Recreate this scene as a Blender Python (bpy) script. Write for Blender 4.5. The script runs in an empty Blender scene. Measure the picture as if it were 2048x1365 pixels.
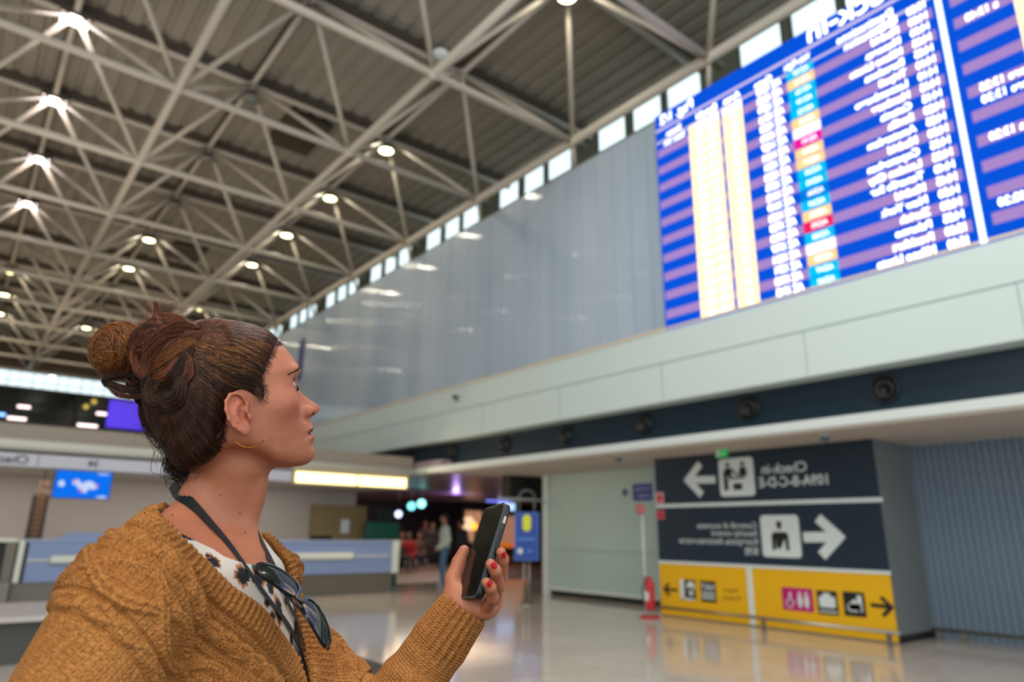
import bpy, bmesh, math, random
import numpy as np
from mathutils import Vector, Matrix

# ------------------------------------------------------------------ camera, sky, lights, exposure
SC = bpy.context.scene
COL = SC.collection
FPX = 1367.7                       # focal length in pixels of the 2048 px wide frame
YAW, PIT, ROL = 0.672547, 0.274408, 0.010744
EYE = np.array([0.0, 0.0, 1.30])
_f = np.array([math.sin(YAW)*math.cos(PIT), math.cos(YAW)*math.cos(PIT), math.sin(PIT)])
_r0 = np.array([math.cos(YAW), -math.sin(YAW), 0.0]); _u0 = np.cross(_r0, _f)
_r = math.cos(ROL)*_r0 + math.sin(ROL)*_u0
_u = -math.sin(ROL)*_r0 + math.cos(ROL)*_u0
cam_data = bpy.data.cameras.new('camera'); cam = bpy.data.objects.new('camera', cam_data); COL.objects.link(cam)
cam.matrix_world = Matrix(((_r[0], _u[0], -_f[0], EYE[0]), (_r[1], _u[1], -_f[1], EYE[1]), (_r[2], _u[2], -_f[2], EYE[2]), (0, 0, 0, 1)))
cam_data.sensor_fit = 'HORIZONTAL'; cam_data.sensor_width = 36.0; cam_data.lens = 36.0*FPX/2048
cam_data.clip_start = 0.05; cam_data.clip_end = 200
cam_data.dof.use_dof = True; cam_data.dof.focus_distance = 0.98; cam_data.dof.aperture_fstop = 3.0
SC.camera = cam
SC.view_settings.view_transform = 'Standard'; SC.view_settings.look = 'None'
SC.view_settings.exposure = 0.0; SC.view_settings.gamma = 1.0; SC.view_settings.use_curve_mapping = False

world = bpy.data.worlds.new('sky'); SC.world = world; world.use_nodes = True
bg = world.node_tree.nodes['Background']; bg.inputs[0].default_value = (0.86, 0.97, 1.0, 1); bg.inputs[1].default_value = 1.6

def area_light(name, loc, target, sx, sy, power, color):
    d = bpy.data.lights.new(name, 'AREA'); d.shape = 'RECTANGLE'; d.size = sx; d.size_y = sy
    d.energy = power; d.color = color
    o = bpy.data.objects.new(name, d); COL.objects.link(o); o.location = loc
    o.rotation_euler = (Vector(target) - Vector(loc)).to_track_quat('-Z', 'Y').to_euler()
    return o
# unseen fill lights added behind and above the camera to brighten the hall
area_light('hall_fill_light', (-3.0, -2.0, 8.6), (1.5, 4, 0), 5.0, 2.0, 300, (1.0, 0.90, 0.80))
area_light('hall_fill_light', (3.0, 3.0, 9.4), (3.0, 3.5, 0), 3.0, 3.0, 430, (0.96, 0.97, 0.96))
area_light('canopy_fill_light', (2.2, 15.5, 2.26), (2.2, 15.9, 0), 9.0, .5, 75, (1.0, .90, .80))
# added lights aimed up to brighten the roof deck; no fixtures stand there
area_light('deck_fill_light', (-1.0, 15.6, 3.2), (-1.0, 15.6, 9), 10.0, 1.6, 240, (1.0, 0.88, 0.74))
area_light('deck_fill_light', (-4.0, -1.5, 3.2), (-2.0, 2.5, 9), 8.0, 2.0, 230, (1.0, 0.92, 0.84))
area_light('deck_fill_light', (1.0, 30.0, 3.2), (1.0, 30.0, 9), 10.0, 3.0, 260, (1.0, 0.84, 0.62))

# ------------------------------------------------------------------ helpers
def ray(px, py):
    return _f + (px-1024.0)/FPX*_r - (py-682.5)/FPX*_u
def at(px, py, axis, val):
    """the point where the sight line of a pixel meets the plane axis = val"""
    d = ray(px, py); i = 'XYZ'.index(axis); t = (val-EYE[i])/d[i]
    return EYE + t*d
def deep(px, py, depth):
    return EYE + depth*ray(px, py)
def srgb(c):
    return tuple(((v/255.0)/12.92 if v <= 10 else ((v/255.0+0.055)/1.055)**2.4) for v in c)
def proj_ok(x, y, z, m=120):
    d = np.array([x, y, z], float)-EYE; zc = d@_f
    if zc < 0.2: return False
    px, py = 1024+FPX*(d@_r)/zc, 682.5-FPX*(d@_u)/zc
    return -m < px < 2048+m and -m < py < 1365+m
_mats = {}
def mat(name, c, rough=0.6, metal=0.0, var=0.0, vscale=6.0, emit=None, es=1.0, bump=0.0, bscale=60.0, spec=0.5, coat=0.0, trans=0.0, alpha=1.0):
    if name in _mats: return _mats[name]
    m = bpy.data.materials.new(name); m.use_nodes = True; nt = m.node_tree; b = nt.nodes['Principled BSDF']
    col = srgb(c) + (1,)
    b.inputs['Base Color'].default_value = col; b.inputs['Roughness'].default_value = rough
    b.inputs['Metallic'].default_value = metal; b.inputs['Specular IOR Level'].default_value = spec
    b.inputs['Coat Weight'].default_value = coat; b.inputs['Transmission Weight'].default_value = trans
    b.inputs['Alpha'].default_value = alpha
    if var > 0 or bump > 0:
        tc = nt.nodes.new('ShaderNodeTexCoord')
        nz = nt.nodes.new('ShaderNodeTexNoise'); nz.inputs['Scale'].default_value = vscale; nz.inputs['Detail'].default_value = 5
        nt.links.new(tc.outputs['Object'], nz.inputs['Vector'])
        if var > 0:
            mx = nt.nodes.new('ShaderNodeMix'); mx.data_type = 'RGBA'
            mx.inputs[6].default_value = tuple(v*(1-var) for v in col[:3]) + (1,)
            mx.inputs[7].default_value = tuple(min(1, v*(1+var)) for v in col[:3]) + (1,)
            nt.links.new(nz.outputs['Fac'], mx.inputs[0]); nt.links.new(mx.outputs[2], b.inputs['Base Color'])
        if bump > 0:
            n2 = nt.nodes.new('ShaderNodeTexNoise'); n2.inputs['Scale'].default_value = bscale
            nt.links.new(tc.outputs['Object'], n2.inputs['Vector'])
            bp = nt.nodes.new('ShaderNodeBump'); bp.inputs['Strength'].default_value = bump; bp.inputs['Distance'].default_value = 0.01
            nt.links.new(n2.outputs['Fac'], bp.inputs['Height']); nt.links.new(bp.outputs['Normal'], b.inputs['Normal'])
    if emit is not None:
        b.inputs['Emission Color'].default_value = srgb(emit) + (1,); b.inputs['Emission Strength'].default_value = es
    _mats[name] = m
    return m

class MB:
    """collects boxes, bars, tubes, lathes and polygons into one mesh"""
    def __init__(s): s.v = []; s.f = []; s.sm = []
    def add(s, vs, fs, smooth=False):
        n = len(s.v); s.v += [tuple(map(float, p)) for p in vs]; s.f += [tuple(i+n for i in q) for q in fs]; s.sm += [smooth]*len(fs); return s
    def box(s, a, b):
        x0, y0, z0 = [min(a[i], b[i]) for i in range(3)]; x1, y1, z1 = [max(a[i], b[i]) for i in range(3)]
        return s.add([(x0,y0,z0),(x1,y0,z0),(x1,y1,z0),(x0,y1,z0),(x0,y0,z1),(x1,y0,z1),(x1,y1,z1),(x0,y1,z1)],
                     [(0,3,2,1),(4,5,6,7),(0,1,5,4),(1,2,6,5),(2,3,7,6),(3,0,4,7)])
    def prism(s, pts, d):
        """closed polygon pts extruded by the vector d"""
        n = len(pts); q = [tuple(p[i]+d[i] for i in range(3)) for p in pts]
        return s.add(list(pts)+q, [tuple(range(n))[::-1], tuple(range(n, 2*n))] + [(i, (i+1) % n, n+(i+1) % n, n+i) for i in range(n)])
    def tube(s, pts, r, n=8, cap=True, closed=False):
        P = np.array(pts, float); m = len(P); rr = np.full(m, float(r)) if np.isscalar(r) else np.array(r, float)
        T = np.gradient(P, axis=0) if not closed else (np.roll(P, -1, 0)-np.roll(P, 1, 0))
        T /= np.linalg.norm(T, axis=1)[:, None]+1e-12
        a = np.array([0, 0, 1.0]) if abs(T[0][2]) < 0.9 else np.array([1.0, 0, 0])
        N = np.cross(T[0], a); N /= np.linalg.norm(N); vs = []
        for i in range(m):
            N = N-T[i]*(N@T[i]); N /= np.linalg.norm(N)+1e-12; B = np.cross(T[i], N)
            for k in range(n):
                t = 2*math.pi*k/n; vs.append(P[i]+rr[i]*(math.cos(t)*N+math.sin(t)*B))
        fs = [(i*n+k, i*n+(k+1) % n, ((i+1) % m)*n+(k+1) % n, ((i+1) % m)*n+k) for i in range(m if closed else m-1) for k in range(n)]
        s.add(vs, fs, True)
        if cap and not closed:
            b = len(s.v)-m*n; s.f += [tuple(b+k for k in range(n))[::-1], tuple(b+(m-1)*n+k for k in range(n))]; s.sm += [False, False]
        return s
    def lathe(s, c, axis, prof, n=24):
        """prof: list of (radius, height along axis)"""
        ax = Vector(axis).normalized(); e1 = ax.orthogonal().normalized(); e2 = ax.cross(e1); c = Vector(c); vs = []
        for (r, h) in prof:
            for k in range(n):
                t = 2*math.pi*k/n; vs.append(tuple(c+ax*h+(e1*math.cos(t)+e2*math.sin(t))*r))
        fs = [(i*n+k, i*n+(k+1) % n, (i+1)*n+(k+1) % n, (i+1)*n+k) for i in range(len(prof)-1) for k in range(n)]
        return s.add(vs, fs, True)
    def sphere(s, c, r, n=12, sq=(1, 1, 1)):
        vs = []; m = n//2
        for i in range(m+1):
            a = math.pi*i/m
            for k in range(n):
                t = 2*math.pi*k/n; vs.append((c[0]+r*sq[0]*math.sin(a)*math.cos(t), c[1]+r*sq[1]*math.sin(a)*math.sin(t), c[2]+r*sq[2]*math.cos(a)))
        return s.add(vs, [(i*n+k, (i+1)*n+k, (i+1)*n+(k+1) % n, i*n+(k+1) % n) for i in range(m) for k in range(n)], True)
    def build(s, name, m, parent=None, bevel=0.0):
        me = bpy.data.meshes.new(name); me.from_pydata(s.v, [], s.f); me.polygons.foreach_set('use_smooth', s.sm)
        me.update(); me.materials.append(m)
        o = bpy.data.objects.new(name, me); COL.objects.link(o)
        if parent is not None:
            o.parent = parent; o.matrix_parent_inverse = Matrix.Translation(-Vector(parent.location)) if parent.type == 'EMPTY' else Matrix()
        if bevel > 0:
            b = o.modifiers.new('bevel', 'BEVEL'); b.width = bevel; b.segments = 2; b.limit_method = 'ANGLE'
        return o
def np_obj(name, V, F, m, parent=None, smooth=True):
    me = bpy.data.meshes.new(name); me.from_pydata(V.tolist() if hasattr(V, 'tolist') else V, [], F.tolist() if hasattr(F, 'tolist') else F)
    me.polygons.foreach_set('use_smooth', [smooth]*len(me.polygons)); me.update(); me.materials.append(m)
    o = bpy.data.objects.new(name, me); COL.objects.link(o)
    if parent is not None:
        o.parent = parent; o.matrix_parent_inverse = Matrix.Translation(-Vector(parent.location)) if parent.type == 'EMPTY' else Matrix()
    return o
def tag(o, label=None, cat=None, group=None, kind=None):
    if label: o['label'] = label
    if cat: o['category'] = cat
    if group: o['group'] = group
    if kind: o['kind'] = kind
    return o
def thing(name, loc, label, cat, group=None):
    o = bpy.data.objects.new(name, None); COL.objects.link(o); o.location = tuple(loc); o.empty_display_size = 0.1
    return tag(o, label, cat, group)
def struct(o): o['kind'] = 'structure'; return o
def text_mesh(s, size, origin, xdir, ydir, mb, depth=0.004, align='LEFT', squeeze=1.0, weight=0.0):
    """lettering laid on a plane: xdir runs along the line of writing; adds polygons to mb"""
    cu = bpy.data.curves.new('lettering', 'FONT'); cu.body = s; cu.size = size; cu.align_x = align; cu.resolution_u = 2; cu.offset = weight
    o = bpy.data.objects.new('lettering', cu); me = bpy.data.meshes.new_from_object(o)
    X = Vector(xdir).normalized(); Y = Vector(ydir).normalized(); O = Vector(origin)
    mb.add([tuple(O+X*(v.co.x*squeeze)+Y*v.co.y) for v in me.vertices], [tuple(p.vertices) for p in me.polygons])
    bpy.data.objects.remove(o); bpy.data.curves.remove(cu); bpy.data.meshes.remove(me)

# --- implicit surfaces: evaluate a field on a grid and skin it (naive surface nets)
def nets(fn, lo, hi, h):
    lo = np.array(lo, float); n = np.maximum(3, np.ceil((np.array(hi)-lo)/h).astype(int)+1)
    gx, gy, gz = [lo[i]+h*np.arange(n[i]) for i in range(3)]
    F = np.empty(n, np.float32); step = max(1, int(1.5e6//(n[1]*n[2])))
    for i in range(0, n[0], step):
        X, Y, Z = np.meshgrid(gx[i:i+step], gy, gz, indexing='ij')
        F[i:i+step] = fn(X, Y, Z)
    return skin_field(F, lo, h)
def skin_field(F, lo, h):
    S = F < 0; n = F.shape
    c = [S[a:n[0]-1+a, b:n[1]-1+b, d:n[2]-1+d] for a in (0, 1) for b in (0, 1) for d in (0, 1)]
    al = c[0].copy(); an = c[0].copy()
    for q in c[1:]: al &= q; an |= q
    I = np.argwhere(an & ~al); idx = -np.ones((n[0]-1, n[1]-1, n[2]-1), np.int32); idx[tuple(I.T)] = np.arange(len(I))
    acc = np.zeros((len(I), 3)); cnt = np.zeros(len(I))
    cor = [(a, b, d) for a in (0, 1) for b in (0, 1) for d in (0, 1)]
    for p in cor:
        for ax in range(3):
            if p[ax] == 0:
                q = list(p); q[ax] = 1
                fa = F[I[:, 0]+p[0], I[:, 1]+p[1], I[:, 2]+p[2]]; fb = F[I[:, 0]+q[0], I[:, 1]+q[1], I[:, 2]+q[2]]
                k = (fa < 0) != (fb < 0); t = np.where(k, fa/np.where(fa-fb == 0, 1, fa-fb), 0)
                pt = np.tile(np.array(p, float), (len(I), 1)); pt[:, ax] += t
                acc[k] += pt[k]; cnt[k] += 1
    V = lo+h*(I+acc/np.maximum(cnt, 1)[:, None])
    Fc = []
    for ax in range(3):
        b, d = [(1, 2), (2, 0), (0, 1)][ax]
        sl0 = [slice(1, None)]*3; sl1 = [slice(1, None)]*3
        sl0[ax] = slice(0, -1)
        A = S[tuple(sl0)]; sl1[ax] = slice(1, None); B = S[tuple(sl1)]
        E = np.argwhere(A != B); 
        if len(E) == 0: continue
        off = np.ones(3, int); off[ax] = 0; E = E+off
        fl = S[tuple(E.T)]
        ok = np.all(E < np.array(idx.shape), axis=1) & np.all(E-np.array([0 if i == ax else 1 for i in range(3)]) >= 0, axis=1)
        E = E[ok]; fl = fl[ok]
        def cell(db, dd):
            G = E.copy(); G[:, b] -= db; G[:, d] -= dd; return idx[tuple(G.T)]
        q = np.stack([cell(0, 0), cell(1, 0), cell(1, 1), cell(0, 1)], 1)
        q = np.where(fl[:, None], q, q[:, ::-1]); Fc.append(q[(q >= 0).all(1)])
    return V, np.concatenate(Fc)
def smin(a, b, k):
    h = np.clip(0.5+0.5*(b-a)/k, 0, 1); return b*(1-h)+a*h-k*h*(1-h)
def smax(a, b, k): return -smin(-a, -b, k)
def capsule(X, Y, Z, a, b, ra, rb):
    a = np.asarray(a, float); b = np.asarray(b, float); d = b-a; L = d@d+1e-12
    t = np.clip(((X-a[0])*d[0]+(Y-a[1])*d[1]+(Z-a[2])*d[2])/L, 0, 1)
    return np.sqrt((X-a[0]-t*d[0])**2+(Y-a[1]-t*d[1])**2+(Z-a[2]-t*d[2])**2)-(ra+(rb-ra)*t)
def ellips(X, Y, Z, c, r, M=None):
    x, y, z = X-c[0], Y-c[1], Z-c[2]
    if M is not None:
        x, y, z = M[0][0]*x+M[0][1]*y+M[0][2]*z, M[1][0]*x+M[1][1]*y+M[1][2]*z, M[2][0]*x+M[2][1]*y+M[2][2]*z
    k0 = np.sqrt((x/r[0])**2+(y/r[1])**2+(z/r[2])**2); k1 = np.sqrt((x/r[0]**2)**2+(y/r[1]**2)**2+(z/r[2]**2)**2)+1e-9
    return k0*(k0-1)/k1

# ------------------------------------------------------------------ materials of the hall
M_deck = mat('roof_deck_paint', (150, 144, 132), 0.7, var=0.06, vscale=1.5)
M_steel = mat('truss_paint', (196, 186, 172), 0.45)
M_purlin = mat('purlin_paint', (84, 76, 66), 0.6)
M_white = mat('white_cladding', (205, 218, 214), 0.45, var=0.03, vscale=0.7)
M_strip = mat('white_strip', (214, 220, 216), 0.4)
M_dark = mat('dark_band_paint', (24, 42, 54), 0.35, var=0.05, vscale=1.0)
M_black = mat('black_plastic', (12, 13, 15), 0.5)
M_soffit = mat('soffit_plaster', (196, 186, 176), 0.7, var=0.03, vscale=1.0)
M_pale = mat('pale_wall_panel', (176, 196, 190), 0.5, var=0.03, vscale=0.8)
M_greywall = mat('grey_return_wall', (116, 122, 124), 0.6, var=0.04)
M_signdark = mat('sign_navy', (24, 42, 58), 0.45)
M_signyel = mat('sign_yellow', (232, 176, 4), 0.5)
M_signwhite = mat('sign_white', (214, 222, 220), 0.5)
M_signblack = mat('sign_black', (20, 24, 26), 0.5)
M_signmag = mat('sign_magenta', (186, 10, 110), 0.5)
M_chrome = mat('brushed_steel', (168, 162, 152), 0.3, metal=0.9)
M_red = mat('red_enamel', (190, 28, 34), 0.4)
M_blue = mat('sign_blue', (6, 62, 158), 0.45)
M_blue2 = mat('light_sign_blue', (70, 120, 200), 0.45)
M_signyellow2 = mat('bright_yellow_print', (225, 225, 20), 0.5)
M_deskblue = mat('counter_blue_laminate', (132, 148, 186), 0.4)
M_deskcream = mat('counter_cream_rail', (218, 218, 204), 0.4)
M_kick = mat('counter_steel_kick', (112, 104, 92), 0.35, metal=0.3)
M_backwall = mat('check_in_back_wall', (168, 158, 150), 0.5, var=0.04)
M_olive = mat('olive_panel', (130, 112, 72), 0.55)
M_green = mat('green_panel', (12, 84, 72), 0.5)
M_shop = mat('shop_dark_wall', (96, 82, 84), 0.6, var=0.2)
M_shopceil = mat('shop_ceiling', (158, 138, 144), 0.35)
def emis(name, c, es): return mat(name, (3, 3, 3), 0.9, emit=c, es=es, spec=0.05)
M_lampW = emis('flood_glass_white', (255, 236, 228), 14.0)
M_lampY = emis('flood_glass_yellow', (255, 246, 180), 12.0)
M_tube = emis('light_box_glow', (255, 222, 150), 4.0)
M_lampoff = mat('unlit_lamp_glass', (120, 125, 122), 0.2)

# ------------------------------------------------------------------ floor
def floor_material():
    m = bpy.data.materials.new('polished_stone_tiles'); m.use_nodes = True; nt = m.node_tree; b = nt.nodes['Principled BSDF']
    tc = nt.nodes.new('ShaderNodeTexCoord'); mp = nt.nodes.new('ShaderNodeMapping'); nt.links.new(tc.outputs['Object'], mp.inputs[0])
    br = nt.nodes.new('ShaderNodeTexBrick'); br.offset = 0.0; br.inputs['Scale'].default_value = 1.0
    br.inputs['Brick Width'].default_value = 0.6; br.inputs['Row Height'].default_value = 0.6; br.inputs['Mortar Size'].default_value = 0.004
    br.inputs['Color1'].default_value = srgb((206, 192, 180))+(1,); br.inputs['Color2'].default_value = srgb((216, 202, 190))+(1,)
    br.inputs['Mortar'].default_value = srgb((170, 156, 146))+(1,); nt.links.new(mp.outputs[0], br.inputs['Vector'])
    nz = nt.nodes.new('ShaderNodeTexNoise'); nz.inputs['Scale'].default_value = 9; nz.inputs['Detail'].default_value = 8
    nt.links.new(tc.outputs['Object'], nz.inputs['Vector'])
    mx = nt.nodes.new('ShaderNodeMix'); mx.data_type = 'RGBA'; mx.blend_type = 'MULTIPLY'; mx.inputs[0].default_value = 0.25
    nt.links.new(br.outputs['Color'], mx.inputs[6]); nt.links.new(nz.outputs['Fac'], mx.inputs[7]); nt.links.new(mx.outputs[2], b.inputs['Base Color'])
    b.inputs['Roughness'].default_value = 0.10; b.inputs['Specular IOR Level'].default_value = 0.75
    n2 = nt.nodes.new('ShaderNodeTexNoise'); n2.inputs['Scale'].default_value = 1.6; nt.links.new(tc.outputs['Object'], n2.inputs['Vector'])
    bp = nt.nodes.new('ShaderNodeBump'); bp.inputs['Strength'].default_value = 0.10; bp.inputs['Distance'].default_value = 0.02
    nt.links.new(n2.outputs['Fac'], bp.inputs['Height']); nt.links.new(bp.outputs['Normal'], b.inputs['Normal'])
    return m
struct(MB().add([(-14, -6, 0), (26, -6, 0), (26, 46, 0), (-14, 46, 0)], [(0, 1, 2, 3)]).build('floor', floor_material()))

# ------------------------------------------------------------------ roof deck with trapezoid ribs running along the hall
mb = MB(); x = -13.0; Z0 = 11.05
while x < 10.7:
    mb.add([(x, -5, Z0), (x, 44, Z0), (x+.22, -5, Z0), (x+.22, 44, Z0), (x+.26, -5, Z0+.06), (x+.26, 44, Z0+.06), (x+.34, -5, Z0+.06), (x+.34, 44, Z0+.06), (x+.38, -5, Z0), (x+.38, 44, Z0)],
           [(0, 1, 3, 2), (2, 3, 5, 4), (4, 5, 7, 6), (6, 7, 9, 8)]); x += .38
struct(mb.build('ceiling', M_deck))

# ------------------------------------------------------------------ right side of the hall
YN, YF = -6.0, 43.5
XW = 8.62
def cladding_material():
    m = bpy.data.materials.new('fluted_grey_cladding'); m.use_nodes = True; nt = m.node_tree; b = nt.nodes['Principled BSDF']
    b.inputs['Base Color'].default_value = srgb((150, 166, 182))+(1,); b.inputs['Roughness'].default_value = 0.4; b.inputs['Coat Weight'].default_value = 0.7; b.inputs['Coat Roughness'].default_value = 0.045
    tc = nt.nodes.new('ShaderNodeTexCoord'); sp = nt.nodes.new('ShaderNodeSeparateXYZ'); nt.links.new(tc.outputs['Object'], sp.inputs[0])
    w = nt.nodes.new('ShaderNodeMath'); w.operation = 'MULTIPLY'; w.inputs[1].default_value = 2*math.pi/0.05; nt.links.new(sp.outputs['Y'], w.inputs[0])
    s = nt.nodes.new('ShaderNodeMath'); s.operation = 'SINE'; nt.links.new(w.outputs[0], s.inputs[0])
    bp = nt.nodes.new('ShaderNodeBump'); bp.inputs['Strength'].default_value = 1.0; bp.inputs['Distance'].default_value = 0.0011
    nt.links.new(s.outputs[0], bp.inputs['Height']); nt.links.new(bp.outputs['Normal'], b.inputs['Normal']); nt.links.new(bp.outputs['Normal'], b.inputs['Coat Normal'])
    nz = nt.nodes.new('ShaderNodeTexNoise'); nz.inputs['Scale'].default_value = 0.5; mp = nt.nodes.new('ShaderNodeMapping')
    mp.inputs['Scale'].default_value = (1, 2.2, 0.35); nt.links.new(tc.outputs['Object'], mp.inputs[0]); nt.links.new(mp.outputs[0], nz.inputs['Vector'])
    cr = nt.nodes.new('ShaderNodeValToRGB'); cr.color_ramp.elements[0].color = srgb((158, 176, 198))+(1,); cr.color_ramp.elements[1].color = srgb((182, 196, 210))+(1,)
    cr.color_ramp.elements[0].position = 0.3; cr.color_ramp.elements[1].position = 0.7
    nt.links.new(nz.outputs['Fac'], cr.inputs[0]); nt.links.new(cr.outputs[0], b.inputs['Base Color'])
    return m
M_clad = cladding_material()
mb = MB(); y = YN; pw = 0.42
while y < YF:          # separate sheets with a narrow dark joint between them
    mb.box((XW, y+0.006, 4.4), (XW+.03, y+pw-0.006, 8.42)); y += pw
mb.box((XW+.03, YN, 4.4), (XW+.06, YF, 8.42))
struct(mb.build('wall_right', M_clad))
struct(MB().box((8.47, YN, 3.31), (XW+.3, YF, 4.47)).build('trim_1', M_white, bevel=0.015))         # pale fascia under the cladding
mb = MB(); mb.box((8.462, YN, 3.93), (8.47, YF, 3.945))
for yy in np.arange(YN+.8, YF, 2.4): mb.box((8.464, yy, 3.32), (8.469, yy+.008, 3.93))
struct(mb.build('trim_2', mat('fascia_joint', (150, 164, 162), 0.5)))
struct(MB().box((8.45, YN, 4.465), (XW, YF, 4.50)).build('trim_3', mat('warm_ledge', (226, 206, 176), 0.5)))
struct(MB().box((8.78, YN, 2.70), (8.86, YF, 3.5)).build('wall_right_upper_band', M_dark))
struct(MB().box((8.47, YN, 2.63), (8.80, 17.2, 2.755)).build('trim_4', M_strip, bevel=0.01))
struct(MB().box((8.50, YN, 2.60), (14.5, 13.2, 2.66)).build('ceiling_soffit', M_soffit))
# seven round jet nozzles in the dark band
prev = None
noz = [(1770, 779, 28), (1499, 817, 22), (1291, 849, 18), (1133, 873, 16), (1010, 890, 13), (907, 905, 11), (823, 918, 9), (770, 925, 8)]
lab = ['largest and nearest of the row, over the corrugated shutter', 'second from the big near end, over the navy sign', 'third along, above the left edge of the navy sign',
       'fourth along, above the blue wall sign', 'fifth along, above the black header box', 'sixth along, above the held phone',
       'seventh along, small, above the cyan pendants', 'smallest and farthest, by the check-in light box']
for (px, py, pr), lb in zip(noz, lab):
    p = at(px, py, 'X', 8.78)
    t = thing('air_nozzle', p, 'round black air nozzle, ' + lb, 'air vent', 'round air nozzles along the dark band')
    MB().lathe(p, (-1, 0, 0), [(0.0, 0.004), (0.17, 0.004), (0.185, 0.03), (0.165, 0.045), (0.15, 0.03), (0.145, 0.01)], 28).build('rim', mat('nozzle_rim', (24, 30, 34), 0.35), t)
    MB().lathe(p, (-1, -0.25, -0.2), [(0.142, 0.0), (0.135, 0.05), (0.10, 0.085), (0.078, 0.09), (0.07, 0.03), (0.0, 0.02)], 24).build('nozzle', M_black, t)

# clerestory: openings between the cladding and the roof edge, glazed, daylight behind
mb = MB(); wi = 0
M_wframe = mat('clerestory_frame', (40, 56, 58), 0.5)
M_glass = bpy.data.materials.new('clerestory_glass'); M_glass.use_nodes = True
_nt = M_glass.node_tree; _nt.nodes.clear(); _o = _nt.nodes.new('ShaderNodeOutputMaterial'); _tr = _nt.nodes.new('ShaderNodeBsdfTransparent'); _gl = _nt.nodes.new('ShaderNodeBsdfGlossy')
_tr.inputs[0].default_value = (0.94, 0.98, 0.98, 1); _gl.inputs['Roughness'].default_value = 0.05; _mx = _nt.nodes.new('ShaderNodeMixShader'); _mx.inputs[0].default_value = 0.06
_nt.links.new(_tr.outputs[0], _mx.inputs[1]); _nt.links.new(_gl.outputs[0], _mx.inputs[2]); _nt.links.new(_mx.outputs[0], _o.inputs[0])
BY = [8.88+3.29*k for k in range(-4, 11)]
XC, KC = 10.92, 10.92/8.97
wy = [y*KC for y in BY if y*KC < 42]; cur = YN
for k, y0 in enumerate(wy):
    # three panes per bay, solid between the bays
    for (a, b) in [(0.42*KC, 1.22*KC), (1.30*KC, 2.05*KC), (2.18*KC, 2.98*KC)]:
        if y0+b > 43.2: continue
        mb.box((XC, cur, 10.2), (XC+.05, y0+a, 11.12)); cur = y0+b
        fr = MB(); t_ = 0.035
        for q in ((y0+a, y0+a+t_), (y0+b-t_, y0+b)): fr.box((XC-.01, q[0], 10.2), (XC+.06, q[1], 11.02))
        fr.box((XC-.01, y0+a, 10.24), (XC+.06, y0+b, 10.28)); fr.box((XC-.01, y0+a, 10.99), (XC+.06, y0+b, 11.02)); wi += 1
        f = struct(fr.build('window_%d' % wi, M_wframe))
        MB().box((XC+.02, y0+a, 10.25), (XC+.025, y0+b, 11.02)).build('pane', M_glass, f)
mb.box((XC, cur, 10.2), (XC+.05, YF, 11.12))
mb.box((XC, YN, 11.02), (XC+.05, YF, 11.14)); mb.box((8.62, YN, 8.40), (XC+.05, YF, 8.44)); mb.box((XC, YN, 8.40), (XC+.05, YF, 10.26))
struct(mb.build('wall_right_clerestory', mat('clerestory_wall', (122, 128, 112), 0.7)))

# ------------------------------------------------------------------ space frame
ZB, ZT = 9.0, 10.78
BX = [8.6, 5.25, 1.9, -1.45, -4.8]; TX = [6.93, 3.58, 0.23, -3.12]
TY = [10.53+3.29*k for k in range(-4, 10)]
fr = thing('roof_space_frame', (8.6, 8.88, ZB), 'pale tubular steel space frame under the ribbed roof of the whole hall', 'roof frame')
def ent(x, y): return np.linalg.norm(np.array([x, y, 10])-EYE)
for x in BX: MB().tube([(x, BY[0]-1, ZB), (x, BY[-1], ZB)], 0.075 if x < 8 else 0.10, 10).build('chord', M_steel, fr)
for y in BY: MB().tube([(BX[-1]-1.5, y, ZB), (BX[0]+.35, y, ZB)], 0.07, 10).build('chord', M_steel, fr)
for x in TX: MB().tube([(x, TY[0], ZT), (x, TY[-1]+1, ZT)], 0.06, 8).build('chord', M_steel, fr)
for y in TY: MB().tube([(TX[-1]-1.7, y, ZT), (10.85, y, ZT)], 0.06, 8).build('chord', M_steel, fr)
for y in TY: MB().box((-6, y-.05, ZT+.10), (10.9, y+.05, Z0+.01)).build('purlin', M_purlin, fr)
for x in TX: MB().box((x-.04, TY[0], ZT+.10), (x+.04, 43.5, Z0+.01)).build('purlin', M_purlin, fr)
dg = []
for tx in TX:
    for ty in TY:
        for sx in (-1, 1):
            for sy in (-1, 1):
                b = (tx+sx*1.675, ty+sy*1.645, ZB)
                if b[1] < BY[0]-.1 or b[1] > BY[-1]+.1: continue
                dg.append((ent(tx, ty) + (0 if proj_ok(tx, ty, 10) else 100), (tx, ty, ZT), b))
dg.sort(key=lambda q: q[0]); rest = MB()
for k, (_, a, b) in enumerate(dg):
    if k < 96: MB().tube([a, b], 0.052, 8).build('diagonal_strut', M_steel, fr)
    else: rest.tube([a, b], 0.052, 6)
tag(rest.build('diagonal_strut', M_steel, fr), kind='stuff')
nd = MB()
for x in BX:
    for y in BY: nd.sphere((x, y, ZB), 0.115, 12)
for x in TX:
    for y in TY: nd.sphere((x, y, ZT), 0.11, 12)
nd.build('node_joint', M_steel, fr)
# short hangers from the edge beam down to the cladding head
for y in BY: MB().tube([(8.6, y, ZB), (8.9, y+.25, 8.45)], 0.045, 8).build('hanger', M_steel, fr)

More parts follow.
